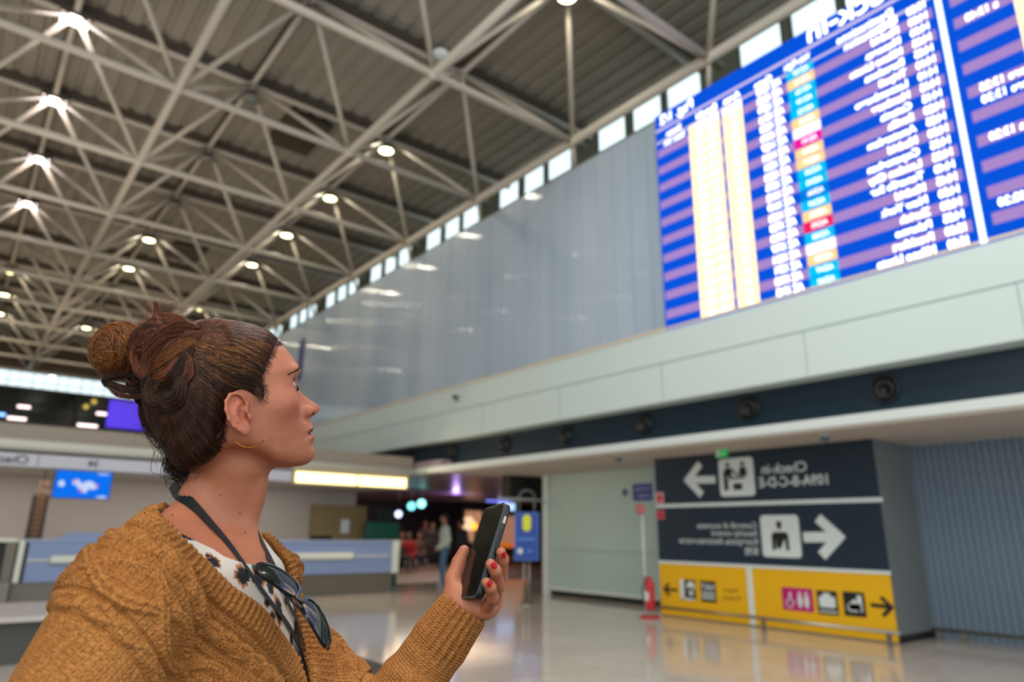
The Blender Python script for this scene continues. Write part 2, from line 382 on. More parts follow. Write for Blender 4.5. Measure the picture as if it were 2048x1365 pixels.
# ------------------------------------------------------------------ lamps under the upper nodes
def lamp(tx, ty, lit, white, label):
    z = 10.66 if white else 10.45
    t = thing('ceiling_floodlight', (tx, ty, z), label, 'ceiling light', 'floodlights under the roof frame')
    MB().tube([(tx, ty, ZT), (tx, ty, z+.12)], 0.03, 8).build('bracket', M_steel, t)
    if white:
        MB().box((tx-.26, ty-.2, z), (tx+.26, ty+.2, z+.13)).build('housing', M_purlin, t, bevel=0.02)
        MB().box((tx-.22, ty-.16, z-.012), (tx+.22, ty+.16, z)).build('lens', M_lampW if lit else M_lampoff, t)
        if lit: area_light('floodlight_beam', (tx, ty, z-.02), (tx, ty, 0), .42, .30, 14, (1.0, .90, .86)).parent = None
    else:
        MB().lathe((tx, ty, z), (0, 0, 1), [(0.0, 0.15), (0.1, 0.15), (0.19, 0.02), (0.2, 0.0), (0.17, -0.005)], 20).build('housing', M_purlin, t)
        MB().lathe((tx, ty, z), (0, 0, 1), [(0.0, -0.03), (0.10, -0.025), (0.17, 0.0)], 20).build('lens', M_lampY if lit else M_lampoff, t)
        if lit: area_light('floodlight_beam', (tx, ty, z-.04), (tx, ty, 0), .28, .28, 26, (1.0, .92, .72))
ordn = ['nearest', 'second', 'third', 'fourth', 'fifth', 'sixth', 'seventh', 'eighth', 'ninth', 'tenth', 'eleventh', 'twelfth']
k = 0
for ty in [7.24]+[10.53+3.29*j for j in (1, 2, 3, 4, 6, 7)]:
    lamp(6.93, ty, True, False, 'lit floodlight, %s along the row nearest the clerestory wall' % ordn[k]); k += 1
lo_, li_ = 0, 0
for j in range(-1, 9):
    lit = j in (4, 5, 8)
    if j == 7: continue
    if lit: lamp(3.58, 10.53+3.29*j, True, False, 'lit floodlight, %s lit one of the middle row of roof lamps' % ordn[li_]); li_ += 1
    else: lamp(3.58, 10.53+3.29*j, False, False, 'unlit round floodlight, %s dark one of the middle row of roof lamps' % ordn[lo_]); lo_ += 1
k = 0
for j in (1, 2, 3, 4, 6, 7, 8):
    lamp(0.23, 10.53+3.29*j, True, j < 5, ('large rectangular white floodlight' if j < 5 else 'small round yellowish floodlight') + ', %s along the far left row of roof lamps' % ordn[k]); k += 1
for (px, py, w) in ((598, 268, 0.85), (372, 505, 0.8)):
    p = at(px, py, 'Z', 10.95)
    MBo = MB().box((p[0]-.55, p[1]-w, 10.9), (p[0]+.55, p[1]+w, 11.04))
    tag(MBo.build('roof_hatch', mat('hatch_brown', (62, 56, 42), 0.6), bevel=0.02), 'dark rectangular hatch in the ribbed roof, ' + ('larger one nearer the middle' if w > .82 else 'smaller one among the far struts'), 'roof hatch', 'dark roof hatches')
p = at(880, 112, 'Z', 9.25)
tag(MB().lathe(p, (0, 0, 1), [(0, .1), (.12, .08), (.17, 0), (.12, -.05), (0, -.06)], 20).build('dome_sensor', M_strip), 'pale round sensor beside a lower node of the roof frame', 'sensor')


# ------------------------------------------------------------------ departures board (all writing reads mirrored, as it stands in the picture)
XB = 8.46
bd = thing('departures_board', (XB, 2.0, 4.45), 'huge glowing blue departures screen with violet rows, mounted above the pale fascia', 'departures board')
MB().box((XB+.012, -2.2, 4.455), (XB+.15, 6.67, 8.36)).build('casing', M_black, bd)
Z1, RH = 7.683, (7.683-4.467)/20
m_bl = emis('screen_blue', (0, 84, 222), 1.0); m_vi = emis('screen_violet', (172, 138, 204), 1.0); m_tx = emis('screen_white_text', (255, 255, 255), 3.0)
m_ye = emis('screen_cream', (255, 226, 168), 1.9); m_cy = emis('screen_cyan', (0, 190, 240), 1.15); m_or = emis('screen_orange', (255, 206, 140), 1.3)
m_mg = emis('screen_magenta', (236, 20, 160), 1.1); m_wh = emis('screen_white', (255, 250, 250), 1.5); m_dc = emis('screen_deep_cyan', (0, 120, 220), 1.1); m_lv = emis('screen_lavender', (228, 214, 244), 1.0)
m_rd = emis('screen_red', (240, 24, 90), 1.1)
MB().box((XB, -2.2, 4.455), (XB+.012, 6.67, 8.36)).build('screen', m_bl, bd)
def yrect(mb, y0, y1, z0, z1, x, th=0.003): return mb.box((x-th, y0, z0), (x, y1, z1))
mb = MB(); 
for r in range(1, 21, 2):
    z1 = Z1-RH*(r-1); yrect(mb, 2.33-.03, 6.64, z1-RH+.01, z1-.01, XB); yrect(mb, -2.2, 2.10, z1-RH+.01, z1-.01, XB)
for r in (-1,): yrect(mb, -2.2, 2.10, Z1+RH*1.0, Z1+RH*2-.01, XB)
mb.build('row_stripe', m_vi, bd)
mb = MB(); yrect(mb, 2.3, 6.66, 8.03, 8.075, XB-.003); yrect(mb, 2.3, 6.66, 7.80, 7.835, XB-.003); mb.build('header_rule', m_lv, bd)
mb = MB(); yrect(mb, 2.185, 2.245, 4.46, 8.36, XB-.004, .02); mb.build('screen_divider', emis('bright_divider', (235, 250, 255), 2.0), bd)
for (c0, c1, nr) in ((5.40, 5.98, 21), (4.985, 5.335, 21), (1.05, 1.50, 10)):
    mb = MB()
    for r in range(0, nr): z1 = Z1-RH*(r-1); yrect(mb, c0, c1, z1-RH+.001, z1-.005, XB-.003)
    mb.build('cream_column', m_ye, bd)
tags = 'cocccowmooccdcorcwocc'; tm = {'c': m_cy, 'o': m_or, 'w': m_wh, 'm': m_mg, 'd': m_dc, 'r': m_rd}
for r, ch in enumerate(tags):
    z1 = Z1-RH*(r-1); mb = MB(); yrect(mb, 3.83, 4.235, z1-RH+.006, z1-.006, XB-.003)
    tg = mb.build('status_tag', tm[ch], bd)
times = ['13:50', '14:00', '14:00', '14:05', '14:05', '14:10', '14:10', '14:15', '14:15', '14:20', '14:25', '14:30', '14:35', '14:35', '14:40', '14:45', '14:50', '14:50', '14:55', '15:00', '15:00']
dest = ['Malta', 'Madrid', 'Menorca', 'Milano Linate', 'Barcelona', 'Tripoli', 'Lussemburgo', 'Hamburg', 'Catania', 'Sevilla', 'Amsterdam', 'Madrid', 'Copenaghen', 'London City', 'Tenerife Sur', 'Madrid', 'New York', 'Zurich', 'Palermo', 'Frankfurt', 'Milano Linate']
tx = MB(); YD, ZD = (0, 1, 0), (0, 0, 1); XT = XB-.008
for r in range(21):
    zb = Z1-RH*(r-1)-RH+.038
    text_mesh(times[r], .145, (XT, 2.34, zb), YD, ZD, tx, squeeze=.72, weight=.005)
    text_mesh(dest[r], .14, (XT, 2.69, zb), YD, ZD, tx, squeeze=.88, weight=.005)
    text_mesh(('AZ %04d' % (1205+r*37)), .145, (XT, 4.33, zb), YD, ZD, tx, squeeze=.76, weight=.007)
    text_mesh('AZ%03d' % (100+r*13), .10, (XT, 3.90, zb+.01), YD, ZD, tx, squeeze=.8)
    text_mesh('103 - 122', .11, (XT, 5.45, zb), YD, ZD, tx, squeeze=.95)
    text_mesh('35', .11, (XT, 5.08, zb), YD, ZD, tx, squeeze=1.0)
text_mesh('Check-in', .46, (XT, 3.88, 8.13), YD, ZD, tx, align='RIGHT', squeeze=1.0, weight=.006)
text_mesh('Pag. 1/2', .25, (XT, 6.56, 8.14), YD, ZD, tx, align='RIGHT', squeeze=.9, weight=.004)
text_mesh('Destinazione', .15, (XT, 2.72, 7.86), YD, ZD, tx, squeeze=.95, weight=.003); text_mesh('Destination', .15, (XT, 2.72, 7.70), YD, ZD, tx, squeeze=.95, weight=.003)
text_mesh('Volo Flight', .15, (XT, 3.86, 7.88), YD, ZD, tx, squeeze=.6, weight=.003)
text_mesh('Gate', .15, (XT, 4.45, 7.86), YD, ZD, tx, weight=.003)
text_mesh('Banchi', .15, (XT, 5.42, 7.88), YD, ZD, tx, weight=.006); text_mesh('Desks', .15, (XT, 5.42, 7.71), YD, ZD, tx, weight=.006)
text_mesh('Area', .15, (XT, 5.0, 7.88), YD, ZD, tx, weight=.005); text_mesh('Zone', .15, (XT, 5.0, 7.71), YD, ZD, tx, weight=.005)
text_mesh('Stato', .15, (XT, 6.12, 7.86), YD, ZD, tx, weight=.003); text_mesh('Status / Info', .15, (XT, 6.06, 7.70), YD, ZD, tx, squeeze=.6, weight=.003)
for (s, r) in (('ore 13:25', 8), ('ore 13:30', 9), ('a 13:20', 12), ('02:20', 17), ('a 13:40', 2)):
    text_mesh(s, .145, (XT, {8: 1.98, 9: 1.98, 12: 1.98, 17: 2.02, 2: 1.98}[r], Z1-RH*(r-1)-RH+.038-RH), YD, ZD, tx, align='RIGHT', squeeze=.8, weight=.003)
tx.build('lettering', m_tx, bd)

# ------------------------------------------------------------------ drawing on a wall that faces the hall: h runs to the viewer's right, v up
class Draw:
    def __init__(s, x): s.x = x; s.mb = MB()
    def poly(s, pts, th=0.004):
        s.mb.prism([(s.x, -h, v) for h, v in pts], (-th, 0, 0)); return s
    def rect(s, h0, h1, v0, v1, th=0.004, r=0.0):
        if r <= 0: return s.poly([(h0, v0), (h1, v0), (h1, v1), (h0, v1)], th)
        pts = []
        for (cx, cy, a0) in ((h1-r, v0+r, -90), (h1-r, v1-r, 0), (h0+r, v1-r, 90), (h0+r, v0+r, 180)):
            for k in range(6): a = math.radians(a0+18*k); pts.append((cx+r*math.cos(a), cy+r*math.sin(a)))
        return s.poly(pts, th)
    def disc(s, h, v, r, th=0.004, n=20): return s.poly([(h+r*math.cos(2*math.pi*k/n), v+r*math.sin(2*math.pi*k/n)) for k in range(n)], th)
    def line(s, a, b, w, th=0.004):
        dx, dy = b[0]-a[0], b[1]-a[1]; L = math.hypot(dx, dy); nx, ny = -dy/L*w/2, dx/L*w/2
        return s.poly([(a[0]+nx, a[1]+ny), (a[0]-nx, a[1]-ny), (b[0]-nx, b[1]-ny), (b[0]+nx, b[1]+ny)], th)
    def arrow(s, tip, back, half, w, th=0.004):
        """tip and back on one level; barbs at 45 degrees"""
        sg = 1 if tip[0] > back[0] else -1
        s.line(back, (tip[0]-sg*w*.5, tip[1]), w, th)
        s.line((tip[0]-sg*w*.55-sg*(half-w*.3), tip[1]+half-w*.3), (tip[0]-sg*w*.1, tip[1]-w*.35), w, th+.0005)
        s.line((tip[0]-sg*w*.55-sg*(half-w*.3), tip[1]-half+w*.3), (tip[0]-sg*w*.1, tip[1]+w*.35), w, th+.001); return s
    def build(s, name, m, parent): return s.mb.build(name, m, parent)
XS = 9.68
sg = thing('direction_sign', (9.7, 6.14, 0), 'large wall sign in navy and yellow with white arrows beside the corrugated shutter', 'sign')
Draw(9.70).rect(-8.04, -4.24, .875, 2.60, .02).build('navy_panel', M_signdark, sg)
Draw(9.70).rect(-8.04, -4.24, 0.02, .835, .02).build('yellow_panel', M_signyel, sg)
d = Draw(XS); d.rect(-8.04, -4.20, 1.755, 1.815, .012); d.rect(-8.04, -4.22, .835, .88, .012); d.rect(-6.345, -6.255, .02, .835, .008); d.build('white_rule', M_signwhite, sg)
Draw(XS).arrow((-7.39, 2.20), (-6.79, 2.18), .29, .12).build('white_arrow', M_signwhite, sg); Draw(XS).arrow((-4.79, 1.30), (-5.37, 1.29), .30, .14).build('white_arrow', M_signwhite, sg)
Draw(XS).rect(-6.71, -6.08, 1.90, 2.50, r=.06).build('pictogram_tile', M_signwhite, sg); Draw(XS).rect(-6.04, -5.42, 1.0, 1.605, r=.06).build('pictogram_tile', M_signwhite, sg)
d = Draw(XS-.004)   # two people at a desk, with a case beside it
for (h, sx) in ((-6.54, 1), (-6.27, -1)):
    d.disc(h, 2.40, .036); d.poly([(h-.055, 2.35), (h+.055, 2.35), (h+.075, 2.21), (h-.075, 2.21)])
d.rect(-6.63, -6.58, 2.0, 2.30); d.rect(-6.56, -6.24, 2.17, 2.20); d.rect(-6.46, -6.30, 2.0, 2.10); d.rect(-6.59, -6.55, 2.0, 2.17); d.line((-6.48, 2.33), (-6.36, 2.22), .03)
d.build('pictogram', M_signblack, sg); d = Draw(XS-.004)
# officer with a sash
d.disc(-5.735, 1.475, .045); d.poly([(-5.77, 1.44), (-5.70, 1.44), (-5.715, 1.40), (-5.755, 1.40)])
d.poly([(-5.83, 1.36), (-5.64, 1.36), (-5.60, 1.32), (-5.60, 1.10), (-5.65, 1.10), (-5.66, 1.27), (-5.74, 1.12), (-5.80, 1.13), (-5.80, 1.27), (-5.82, 1.10), (-5.87, 1.10), (-5.87, 1.32)])
d.build('pictogram', M_signblack, sg)
mb = MB(); XL = XS-.004
text_mesh('Check-in', .21, (XL, 5.20, 2.22), YD, ZD, mb, squeeze=.98, weight=.003); text_mesh('109A-B-C-D-E', .21, (XL, 4.88, 2.02), YD, ZD, mb, squeeze=.90, weight=.004); mb.build('lettering', M_signwhite, sg); mb = MB()
for (s, w, z) in (('Controlli di sicurezza', .125, 1.415), ('Security control', .125, 1.30), ('Контроль безопасности', .125, 1.17), ('安检', .125, 1.03)):
    text_mesh(s, w, (XL, 6.10, z), YD, ZD, mb, squeeze=1.02, weight=.001)
mb.build('lettering', M_signwhite, sg)
Draw(XS).arrow((-7.965, .42), (-7.68, .42), .11, .045).build('black_arrow', M_signblack, sg); Draw(XS).arrow((-4.245, .435), (-4.53, .445), .13, .05).build('black_arrow', M_signblack, sg)
Draw(XS).rect(-7.59, -7.31, .28, .60).build('shop_tile', M_signblack, sg); Draw(XS).rect(-7.21, -6.92, .28, .60).build('shop_tile', M_signblack, sg)
d = Draw(XS-.004); d.rect(-7.61, -7.53, .30, .60); d.disc(-7.40, .50, .075); d.rect(-7.44, -7.36, .36, .48); d.rect(-7.58, -7.33, .285, .315); d.build('tile_mark', M_signwhite, sg)
d = Draw(XS-.004); d.rect(-7.19, -6.95, .33, .36); d.rect(-7.19, -6.95, .39, .42); d.build('tile_mark', M_signwhite, sg)
d = Draw(XS-.004); d.rect(-5.23, -5.0, .36, .51, r=.03); d.rect(-5.17, -5.07, .51, .55); d.rect(-5.24, -4.99, .30, .32); d.build('tile_mark', M_signwhite, sg)
d = Draw(XS-.004); d.rect(-4.82, -4.66, .34, .44); d.rect(-4.70, -4.64, .34, .55); d.poly([(-4.84, .42), (-4.74, .50), (-4.68, .44), (-4.68, .36), (-4.84, .36)])
d.build('tile_mark', M_signwhite, sg)
mb = MB(); text_mesh('VAT', .14, (XS-.0045, 6.935, .455), YD, ZD, mb, weight=.003); mb.build('tile_lettering', M_signwhite, sg)
Draw(XS).rect(-5.26, -4.97, .27, .58).build('service_tile', M_signblack, sg); Draw(XS).rect(-4.89, -4.60, .28, .59).build('service_tile', M_signblack, sg)
d = Draw(XS); d.rect(-5.79, -5.32, .28, .59, r=.02).build('magenta_tile', M_signmag, sg)
d = Draw(XS-.004)      # toilets: woman, man and wheelchair user
d.disc(-5.66, .50, .022); d.line((-5.66, .48), (-5.65, .40), .028); d.line((-5.65, .41), (-5.60, .40), .022)
for k in range(12):
    a = 2*math.pi*k/12; b = 2*math.pi*(k+1)/12; d.line((-5.675+.055*math.cos(a), .375+.055*math.sin(a)), (-5.675+.055*math.cos(b), .375+.055*math.sin(b)), .014)
for h in (-5.515, -5.415): d.disc(h, .515, .024); d.poly([(h-.03, .485), (h+.03, .485), (h+.036, .40), (h+.018, .33), (h-.018, .33), (h-.036, .40)])
d.build('magenta_mark', M_signwhite, sg)
mb = MB(); text_mesh('Negozi', .09, (XL, 6.52, .46), YD, ZD, mb); text_mesh('Shopping', .09, (XL, 6.47, .35), YD, ZD, mb); mb.build('small_lettering', mat('brown_print', (110, 88, 20), 0.5), sg)

# pier that carries the sign, shutter and the rails in front
struct(MB().box((9.70, 4.24, 0.0), (10.9, 8.04, 2.63)).build('wall_pier', M_greywall))
struct(MB().box((9.715, 4.225, 0.0), (10.80, 4.24, .09)).build('baseboard_pier', M_black))
mb = MB(); y = 4.238-.09*113
while y < 4.20:
    mb.add([(10.80, y, 0), (10.80, y+.03, 0), (10.84, y+.045, 0), (10.84, y+.075, 0), (10.80, y+.09, 0), (10.80, y, 2.595), (10.80, y+.03, 2.595), (10.84, y+.045, 2.595), (10.84, y+.075, 2.595), (10.80, y+.09, 2.595)],
           [(0, 1, 6, 5), (1, 2, 7, 6), (2, 3, 8, 7), (3, 4, 9, 8)]); y += .09
tag(mb.build('corrugated_shutter', mat('shutter_grey_blue', (124, 140, 156), 0.5, metal=0.1, var=0.05)), 'closed grey-blue corrugated shutter right of the navy and yellow sign', 'shutter')
def low_rail(x, y0, y1, z, posts, label):
    t = thing('guard_rail', (x, y0, 0), label, 'guard rail')
    MB().tube([(x, y0, z), (x, y1, z)], 0.022, 12).build('rail', M_chrome, t)
    for p in posts: MB().box((x-.015, p-.03, 0), (x+.015, p+.03, z)).build('post', M_chrome, t)
low_rail(9.35, 4.05, 7.75, .17, (4.20, 5.92), 'low steel guard rail in front of the yellow sign panel')
low_rail(10.45, -3.0, 4.12, .14, (4.05, 3.75, 1.5), 'low steel guard rail along the foot of the corrugated shutter')

# pale closed stand between the sign and the shops
struct(MB().box((10.72, 8.98, .10), (12.4, 12.05, 2.62)).build('wall_stand', M_pale, bevel=0.01))
struct(MB().box((10.76, 8.98, 0), (12.4, 12.02, .10)).build('baseboard_stand', M_black))
struct(MB().box((10.70, 8.98, .115), (10.72, 12.0, .17)).build('trim_stand_foot', M_strip))
struct(MB().box((10.66, 12.02, 0), (10.80, 12.20, 2.62)).build('trim_stand_post', M_strip, bevel=0.01))
struct(MB().box((10.705, 8.98, .95), (10.72, 12.0, .965)).build('trim_stand_joint', mat('panel_joint', (150, 170, 166), .5)))
bs = thing('blue_wall_sign', (10.7, 9.2, 2.0), 'small royal blue wall sign with a blue arrow left of the navy sign', 'sign')
Draw(10.715).rect(-9.48, -8.98, 1.95, 2.28, .02).build('panel', mat('royal_blue', (30, 52, 150), .45), bs)
Draw(10.715).arrow((-9.78, 2.13), (-9.60, 2.13), .09, .05).build('arrow', mat('royal_blue_print', (24, 40, 110), .45), bs)
mb = MB(); text_mesh('Deposito bagagli', .07, (10.69, 9.03, 2.16), YD, ZD, mb, squeeze=.8); text_mesh('Left luggage', .07, (10.69, 9.03, 2.03), YD, ZD, mb, squeeze=.9); mb.build('lettering', M_signwhite, bs)

# things hanging under the white strip
p = at(1443, 906, 'X', 9.3)
ex = thing('exit_sign', p, 'small green and white emergency exit sign hanging over the top of the navy sign', 'exit sign')
MB().box((p[0]-.01, p[1]-.10, p[2]-.07), (p[0]+.01, p[1]+.10, p[2]+.07)).build('panel', emis('exit_green', (24, 150, 70), 1.0), ex)
MB().box((p[0]-.014, p[1]+.02, p[2]-.06), (p[0]-.010, p[1]+.095, p[2]+.06)).build('figure_field', mat('exit_pale', (200, 225, 205), .5), ex)
MB().tube([(p[0], p[1], p[2]+.07), (p[0], p[1], 2.63)], .008, 6).build('hanger', M_chrome, ex)
d_ = MB(); yy, zz = p[1]-.045, p[2]; d_.sphere((p[0]-.013, yy, zz+.035), .012, 8); d_.tube([(p[0]-.013, yy, zz+.02), (p[0]-.013, yy+.01, zz-.01), (p[0]-.013, yy-.02, zz-.05)], .008, 6); d_.tube([(p[0]-.013, yy+.01, zz-.01), (p[0]-.013, yy+.035, zz-.045)], .007, 6); d_.build('running_figure', M_signwhite, ex)
for (px, py, lb) in ((1650, 876, 'above the right part of the navy sign'), (1237, 918, 'above the pale closed stand')):
    p = at(px, py, 'Z', 2.56); t = thing('security_camera', p, 'small grey security camera under the white soffit, ' + lb, 'security camera', 'cameras under the soffit')
    MB().lathe(p, (0, 0, 1), [(0, -.06), (.04, -.045), (.055, -.01), (.055, .03)], 16).build('dome', mat('smoked_dome', (70, 92, 104), .15), t)
    MB().lathe(p, (0, 0, 1), [(.065, .02), (.065, .045), (.02, .05), (.02, .07)], 16).build('mount', M_strip, t)
p = at(920, 797, 'X', 8.46)
t = thing('fascia_spotlight', p, 'small spotlight bracket on the pale fascia beyond the woman\'s face', 'spotlight')
MB().tube([p, p+np.array([-.12, 0, .02])], .02, 8).build('arm', M_strip, t); MB().lathe(p+np.array([-.12, 0, .02]), (0, .4, -1), [(0, -.05), (.06, -.04), (.07, .06), (0, .05)], 14).build('head', mat('dark_spot_head', (90, 84, 70), .5), t)
for (px, py) in ((1023, 956),):
    p = at(px, py, 'Z', 2.58)

# fire point at the left edge of the sign
fx = thing('fire_extinguisher_stand', (9.25, 7.92, 0), 'red fire extinguisher on a red stand with pole, beside the yellow panel', 'fire extinguisher')
MB().lathe((9.25, 7.92, 0), (0, 0, 1), [(0, .03), (.16, .03), (.17, .015), (.17, 0), (0, 0)], 24).build('base', M_red, fx)
MB().tube([(9.25, 8.0, .03), (9.25, 8.0, 1.75)], .014, 8).build('pole', M_strip, fx)
MB().lathe((9.25, 7.90, .12), (0, 0, 1), [(0, 0), (.07, .0), (.075, .03), (.075, .38), (.06, .44), (.025, .47), (.025, .50), (0, .5)], 20).build('cylinder', M_red, fx)
MB().box((9.17, 7.87, .26), (9.178, 7.95, .40)).build('instruction_label', M_signwhite, fx)
MB().tube([(9.25, 7.90, .6), (9.22, 7.98, .57), (9.2, 8.02, .42), (9.21, 8.0, .25)], .011, 6).build('hose', M_black, fx)
MB().box((9.22, 7.89, .60), (9.30, 7.99, .63)).build('handle', M_red, fx)
MB().lathe((9.24, 8.02, 1.72), (-1, 0, 0), [(0, .0), (.09, .0), (.09, .02), (0, .02)], 20).build('round_sign', mat('faded_red_print', (206, 90, 96), .5), fx)
mb = MB(); text_mesh('1', .13, (9.212, 7.99, 1.67), YD, ZD, mb); mb.build('numeral', M_signwhite, fx)
nt_ = thing('safety_notice', (9.66, 7.95, 1.9), 'red and white safety notices at the left edge of the navy sign', 'notice')
Draw(9.672).rect(-8.04, -7.86, 1.83, 2.02).build('pink_plate', mat('pink_print', (214, 150, 158), .5), nt_)
Draw(9.672).rect(-8.04, -7.86, 1.56, 1.72).build('red_plate', mat('red_print', (190, 92, 98), .5), nt_)
Draw(9.667).rect(-8.0, -7.90, 1.87, 1.97).rect(-8.0, -7.90, 1.60, 1.68).build('print', M_red, nt_)

# blue information stand
bx, by = 8.9, 10.65
st = thing('information_stand', (bx, by, 0), 'blue poster stand with a yellow rounded emblem on a steel pole behind the held phone', 'stand sign')
vd = np.array([bx, by, 0])/math.hypot(bx, by); sd = np.array([vd[1], -vd[0], 0])     # faces the hall, square to the sight line
def onface(h, z, off=0.0): return tuple(np.array([bx, by, 0])+sd*h+np.array([0, 0, z])-vd*off)
def frect(h0, h1, z0, z1, off, th, name, m, par):
    q = [onface(h0, z0, off), onface(h1, z0, off), onface(h1, z1, off), onface(h0, z1, off)]; return MB().prism(q, tuple(-vd*th)).build(name, m, par)
MB().lathe((bx, by, 0), (0, 0, 1), [(0, .02), (.2, .02), (.21, 0), (0, 0)], 24).build('base', M_chrome, st)
for h in (-.05, .05): MB().tube([onface(h, 0.02), onface(h, .86)], .016, 8).build('pole', M_chrome, st)
frect(-.235, .235, .80, 1.70, 0, .03, 'frame', M_blue2, st); frect(-.215, .215, .82, 1.68, .03, .006, 'poster', M_blue, st)
q = []
for (cy, a0) in ((1.58, 0), (1.42, 180)):
    for k in range(9): a = math.radians(a0+180*k/8); q.append(onface(.08*math.cos(a), cy+.08*math.sin(a), .037))
MB().prism(q, tuple(-vd*.004)).build('yellow_emblem', M_signyellow2, st)
frect(-.16, .16, 1.17, 1.22, .037, .003, 'caption', M_blue2, st); frect(-.17, -.08, .92, 1.02, .037, .003, 'icon', M_signwhite, st); frect(-.0, .12, .95, 1.0, .037, .003, 'small_caption', M_blue2, st)
MB().tube([onface(.15*math.cos(a), 1.98+.15*math.sin(a)) for a in np.linspace(0, math.pi, 14)]+[onface(-.15, 1.70)], .018, 8).build('hoop', mat('grey_hoop', (96, 104, 104), .4), st)
MB().tube([onface(.15, 1.98), onface(.15, 1.70)], .018, 8).build('hoop_leg', mat('grey_hoop', (96, 104, 104), .4), st)

# header box and light beam over the shop entrance
p0, p1 = at(1020, 957, 'Y', 12.6), at(1097, 1000, 'Y', 12.6)
tag(MB().box((p0[0], 12.6, p1[2]), (p1[0], 12.9, 2.60)).build('header_screen', M_black, bevel=.01), 'black switched-off header box at the shop entrance beside the pale stand', 'screen')
p0, p1 = at(1000, 995, 'Y', 12.5), at(1110, 1004, 'Y', 12.5)
struct(MB().box((p0[0], 12.5, p1[2]), (p1[0]+.1, 12.58, p0[2])).build('beam_entrance', M_strip))

struct(MB().add([(3.74, 12, .004), (3.74, -6, .004), (-6, -6, .004), (-6, 3.0, .004), (2.2, 5.0, .004), (3.3, 8.0, .004)], [(0, 1, 2, 3, 4, 5)]).build('floor_dark_mat', mat('dark_entrance_mat', (62, 60, 54), .8, bump=.4, bscale=200)))
em = thing('wall_emblem', (8.6, 22.6, 7), 'dark blue arch and bar emblem on the far grey cladding', 'emblem')
MB().box((8.59, 22.35, 6.3), (8.615, 22.72, 7.75)).build('upright_bar', mat('emblem_blue', (44, 56, 120), .4), em)
mb = MB(); aa = np.linspace(0, math.pi, 12); MBp = [(8.60, 24.0+.42*math.cos(a), 6.95+.62*math.sin(a)) for a in aa]+[(8.60, 23.6, 6.2), (8.60, 24.4, 6.2)]; mb.prism(MBp, (-.02, 0, 0)).build('arch', mat('emblem_blue', (44, 56, 120), .4), em)

# ------------------------------------------------------------------ shops and lounge under the low ceiling at the back
struct(MB().box((8.5, 13.2, 2.66), (26, 40, 2.9)).build('ceiling_shops', M_shopceil))
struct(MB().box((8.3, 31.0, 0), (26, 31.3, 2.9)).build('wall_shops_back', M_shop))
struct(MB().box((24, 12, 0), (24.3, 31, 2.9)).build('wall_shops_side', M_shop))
struct(MB().add([(8.2, 16.6, .004), (24, 16.6, .004), (24, 31, .004), (8.2, 31, .004)], [(0, 1, 2, 3)]).build('floor_lounge', mat('lounge_carpet', (84, 68, 68), .45)))
def bq(px0, py0, px1, py1, Y, m, name, par=None, th=.05):
    a, b = at(px0, py0, 'Y', Y), at(px1, py1, 'Y', Y); return MB().box((a[0], Y, max(0.0, min(a[2], b[2]))), (b[0], Y+th, max(a[2], b[2]))).build(name, m, par)
sf = thing('shop_front', at(960, 1100, 'Y', 26), 'dim shop front with warm round lights and display shelves behind the phone', 'shop')
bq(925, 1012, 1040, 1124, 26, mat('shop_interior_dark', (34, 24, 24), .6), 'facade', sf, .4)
bq(925, 1012, 1096, 1020, 25.9, M_black, 'fascia', sf, .1)
bq(932, 1022, 962, 1085, 25.85, emis('peach_lit_panel', (224, 158, 120), .65), 'lit_panel', sf, .04)
bq(996, 1032, 1046, 1090, 25.8, emis('warm_lit_panel', (200, 140, 110), .6), 'display_panel', sf, .04)
bq(1004, 1086, 1060, 1096, 25.6, emis('orange_shelf_light', (224, 120, 50), .7), 'shelf_light', sf, .2)
bq(998, 1112, 1030, 1124, 25.6, mat('counter_orange_wood', (170, 92, 50), .5), 'counter_base', sf, .5)
for (px, py, c, r) in ((933+15, 1053, (160, 150, 255), .20), (948, 1066, (110, 100, 255), .14), (947, 1053, (215, 200, 255), .16)):
    p = at(px-18, py, 'Y', 25.7); MB().sphere(p, r*.6, 12).build('neon_dot', emis('neon_%d' % r.__hash__(), c, 2.2), sf)
def pend(px, py, Y, col, es, r, label, name='pendant_lamp'):
    p = at(px, py, 'Y', Y); t = thing(name, p, label, 'pendant light')
    MB().sphere(p, r, 14).build('globe', emis('globe_%d_%d' % (px, py), col, es), t)
    MB().tube([p+np.array([0, 0, r]), (p[0], p[1], 2.66)], .012, 6).build('cord', M_black, t)
pend(823, 1013, 20, (120, 225, 230), 2.6, .13, 'left one of two cyan globe lamps by the end of the check-in light box')
pend(843, 1008, 20, (140, 235, 235), 3.0, .14, 'right one of two cyan globe lamps by the end of the check-in light box')
pend(797, 1029, 20, (205, 215, 245), 2.8, .11, 'small white globe lamp above the end of the check-in counter')
pend(948, 1053, 24, (255, 150, 40), 3.0, .15, 'orange globe lamp glowing just left of the held phone')
pend(937, 1048, 25, (255, 210, 170), 1.2, .30, 'large pale peach globe lamp left of the held phone')
tag(bq(975, 991, 1018, 1006, 24, emis('blue_violet_screen', (120, 130, 250), 1.5), 'ceiling_screen', None, .1), 'blue-violet glowing screen at ceiling height behind the top of the phone', 'screen')
tag(bq(1000, 1006, 1030, 1022, 23.5, emis('pale_blue_screen', (170, 200, 255), 1.6), 'wall_screen', None, .1), 'pale blue glowing screen just right of the top of the phone', 'screen')
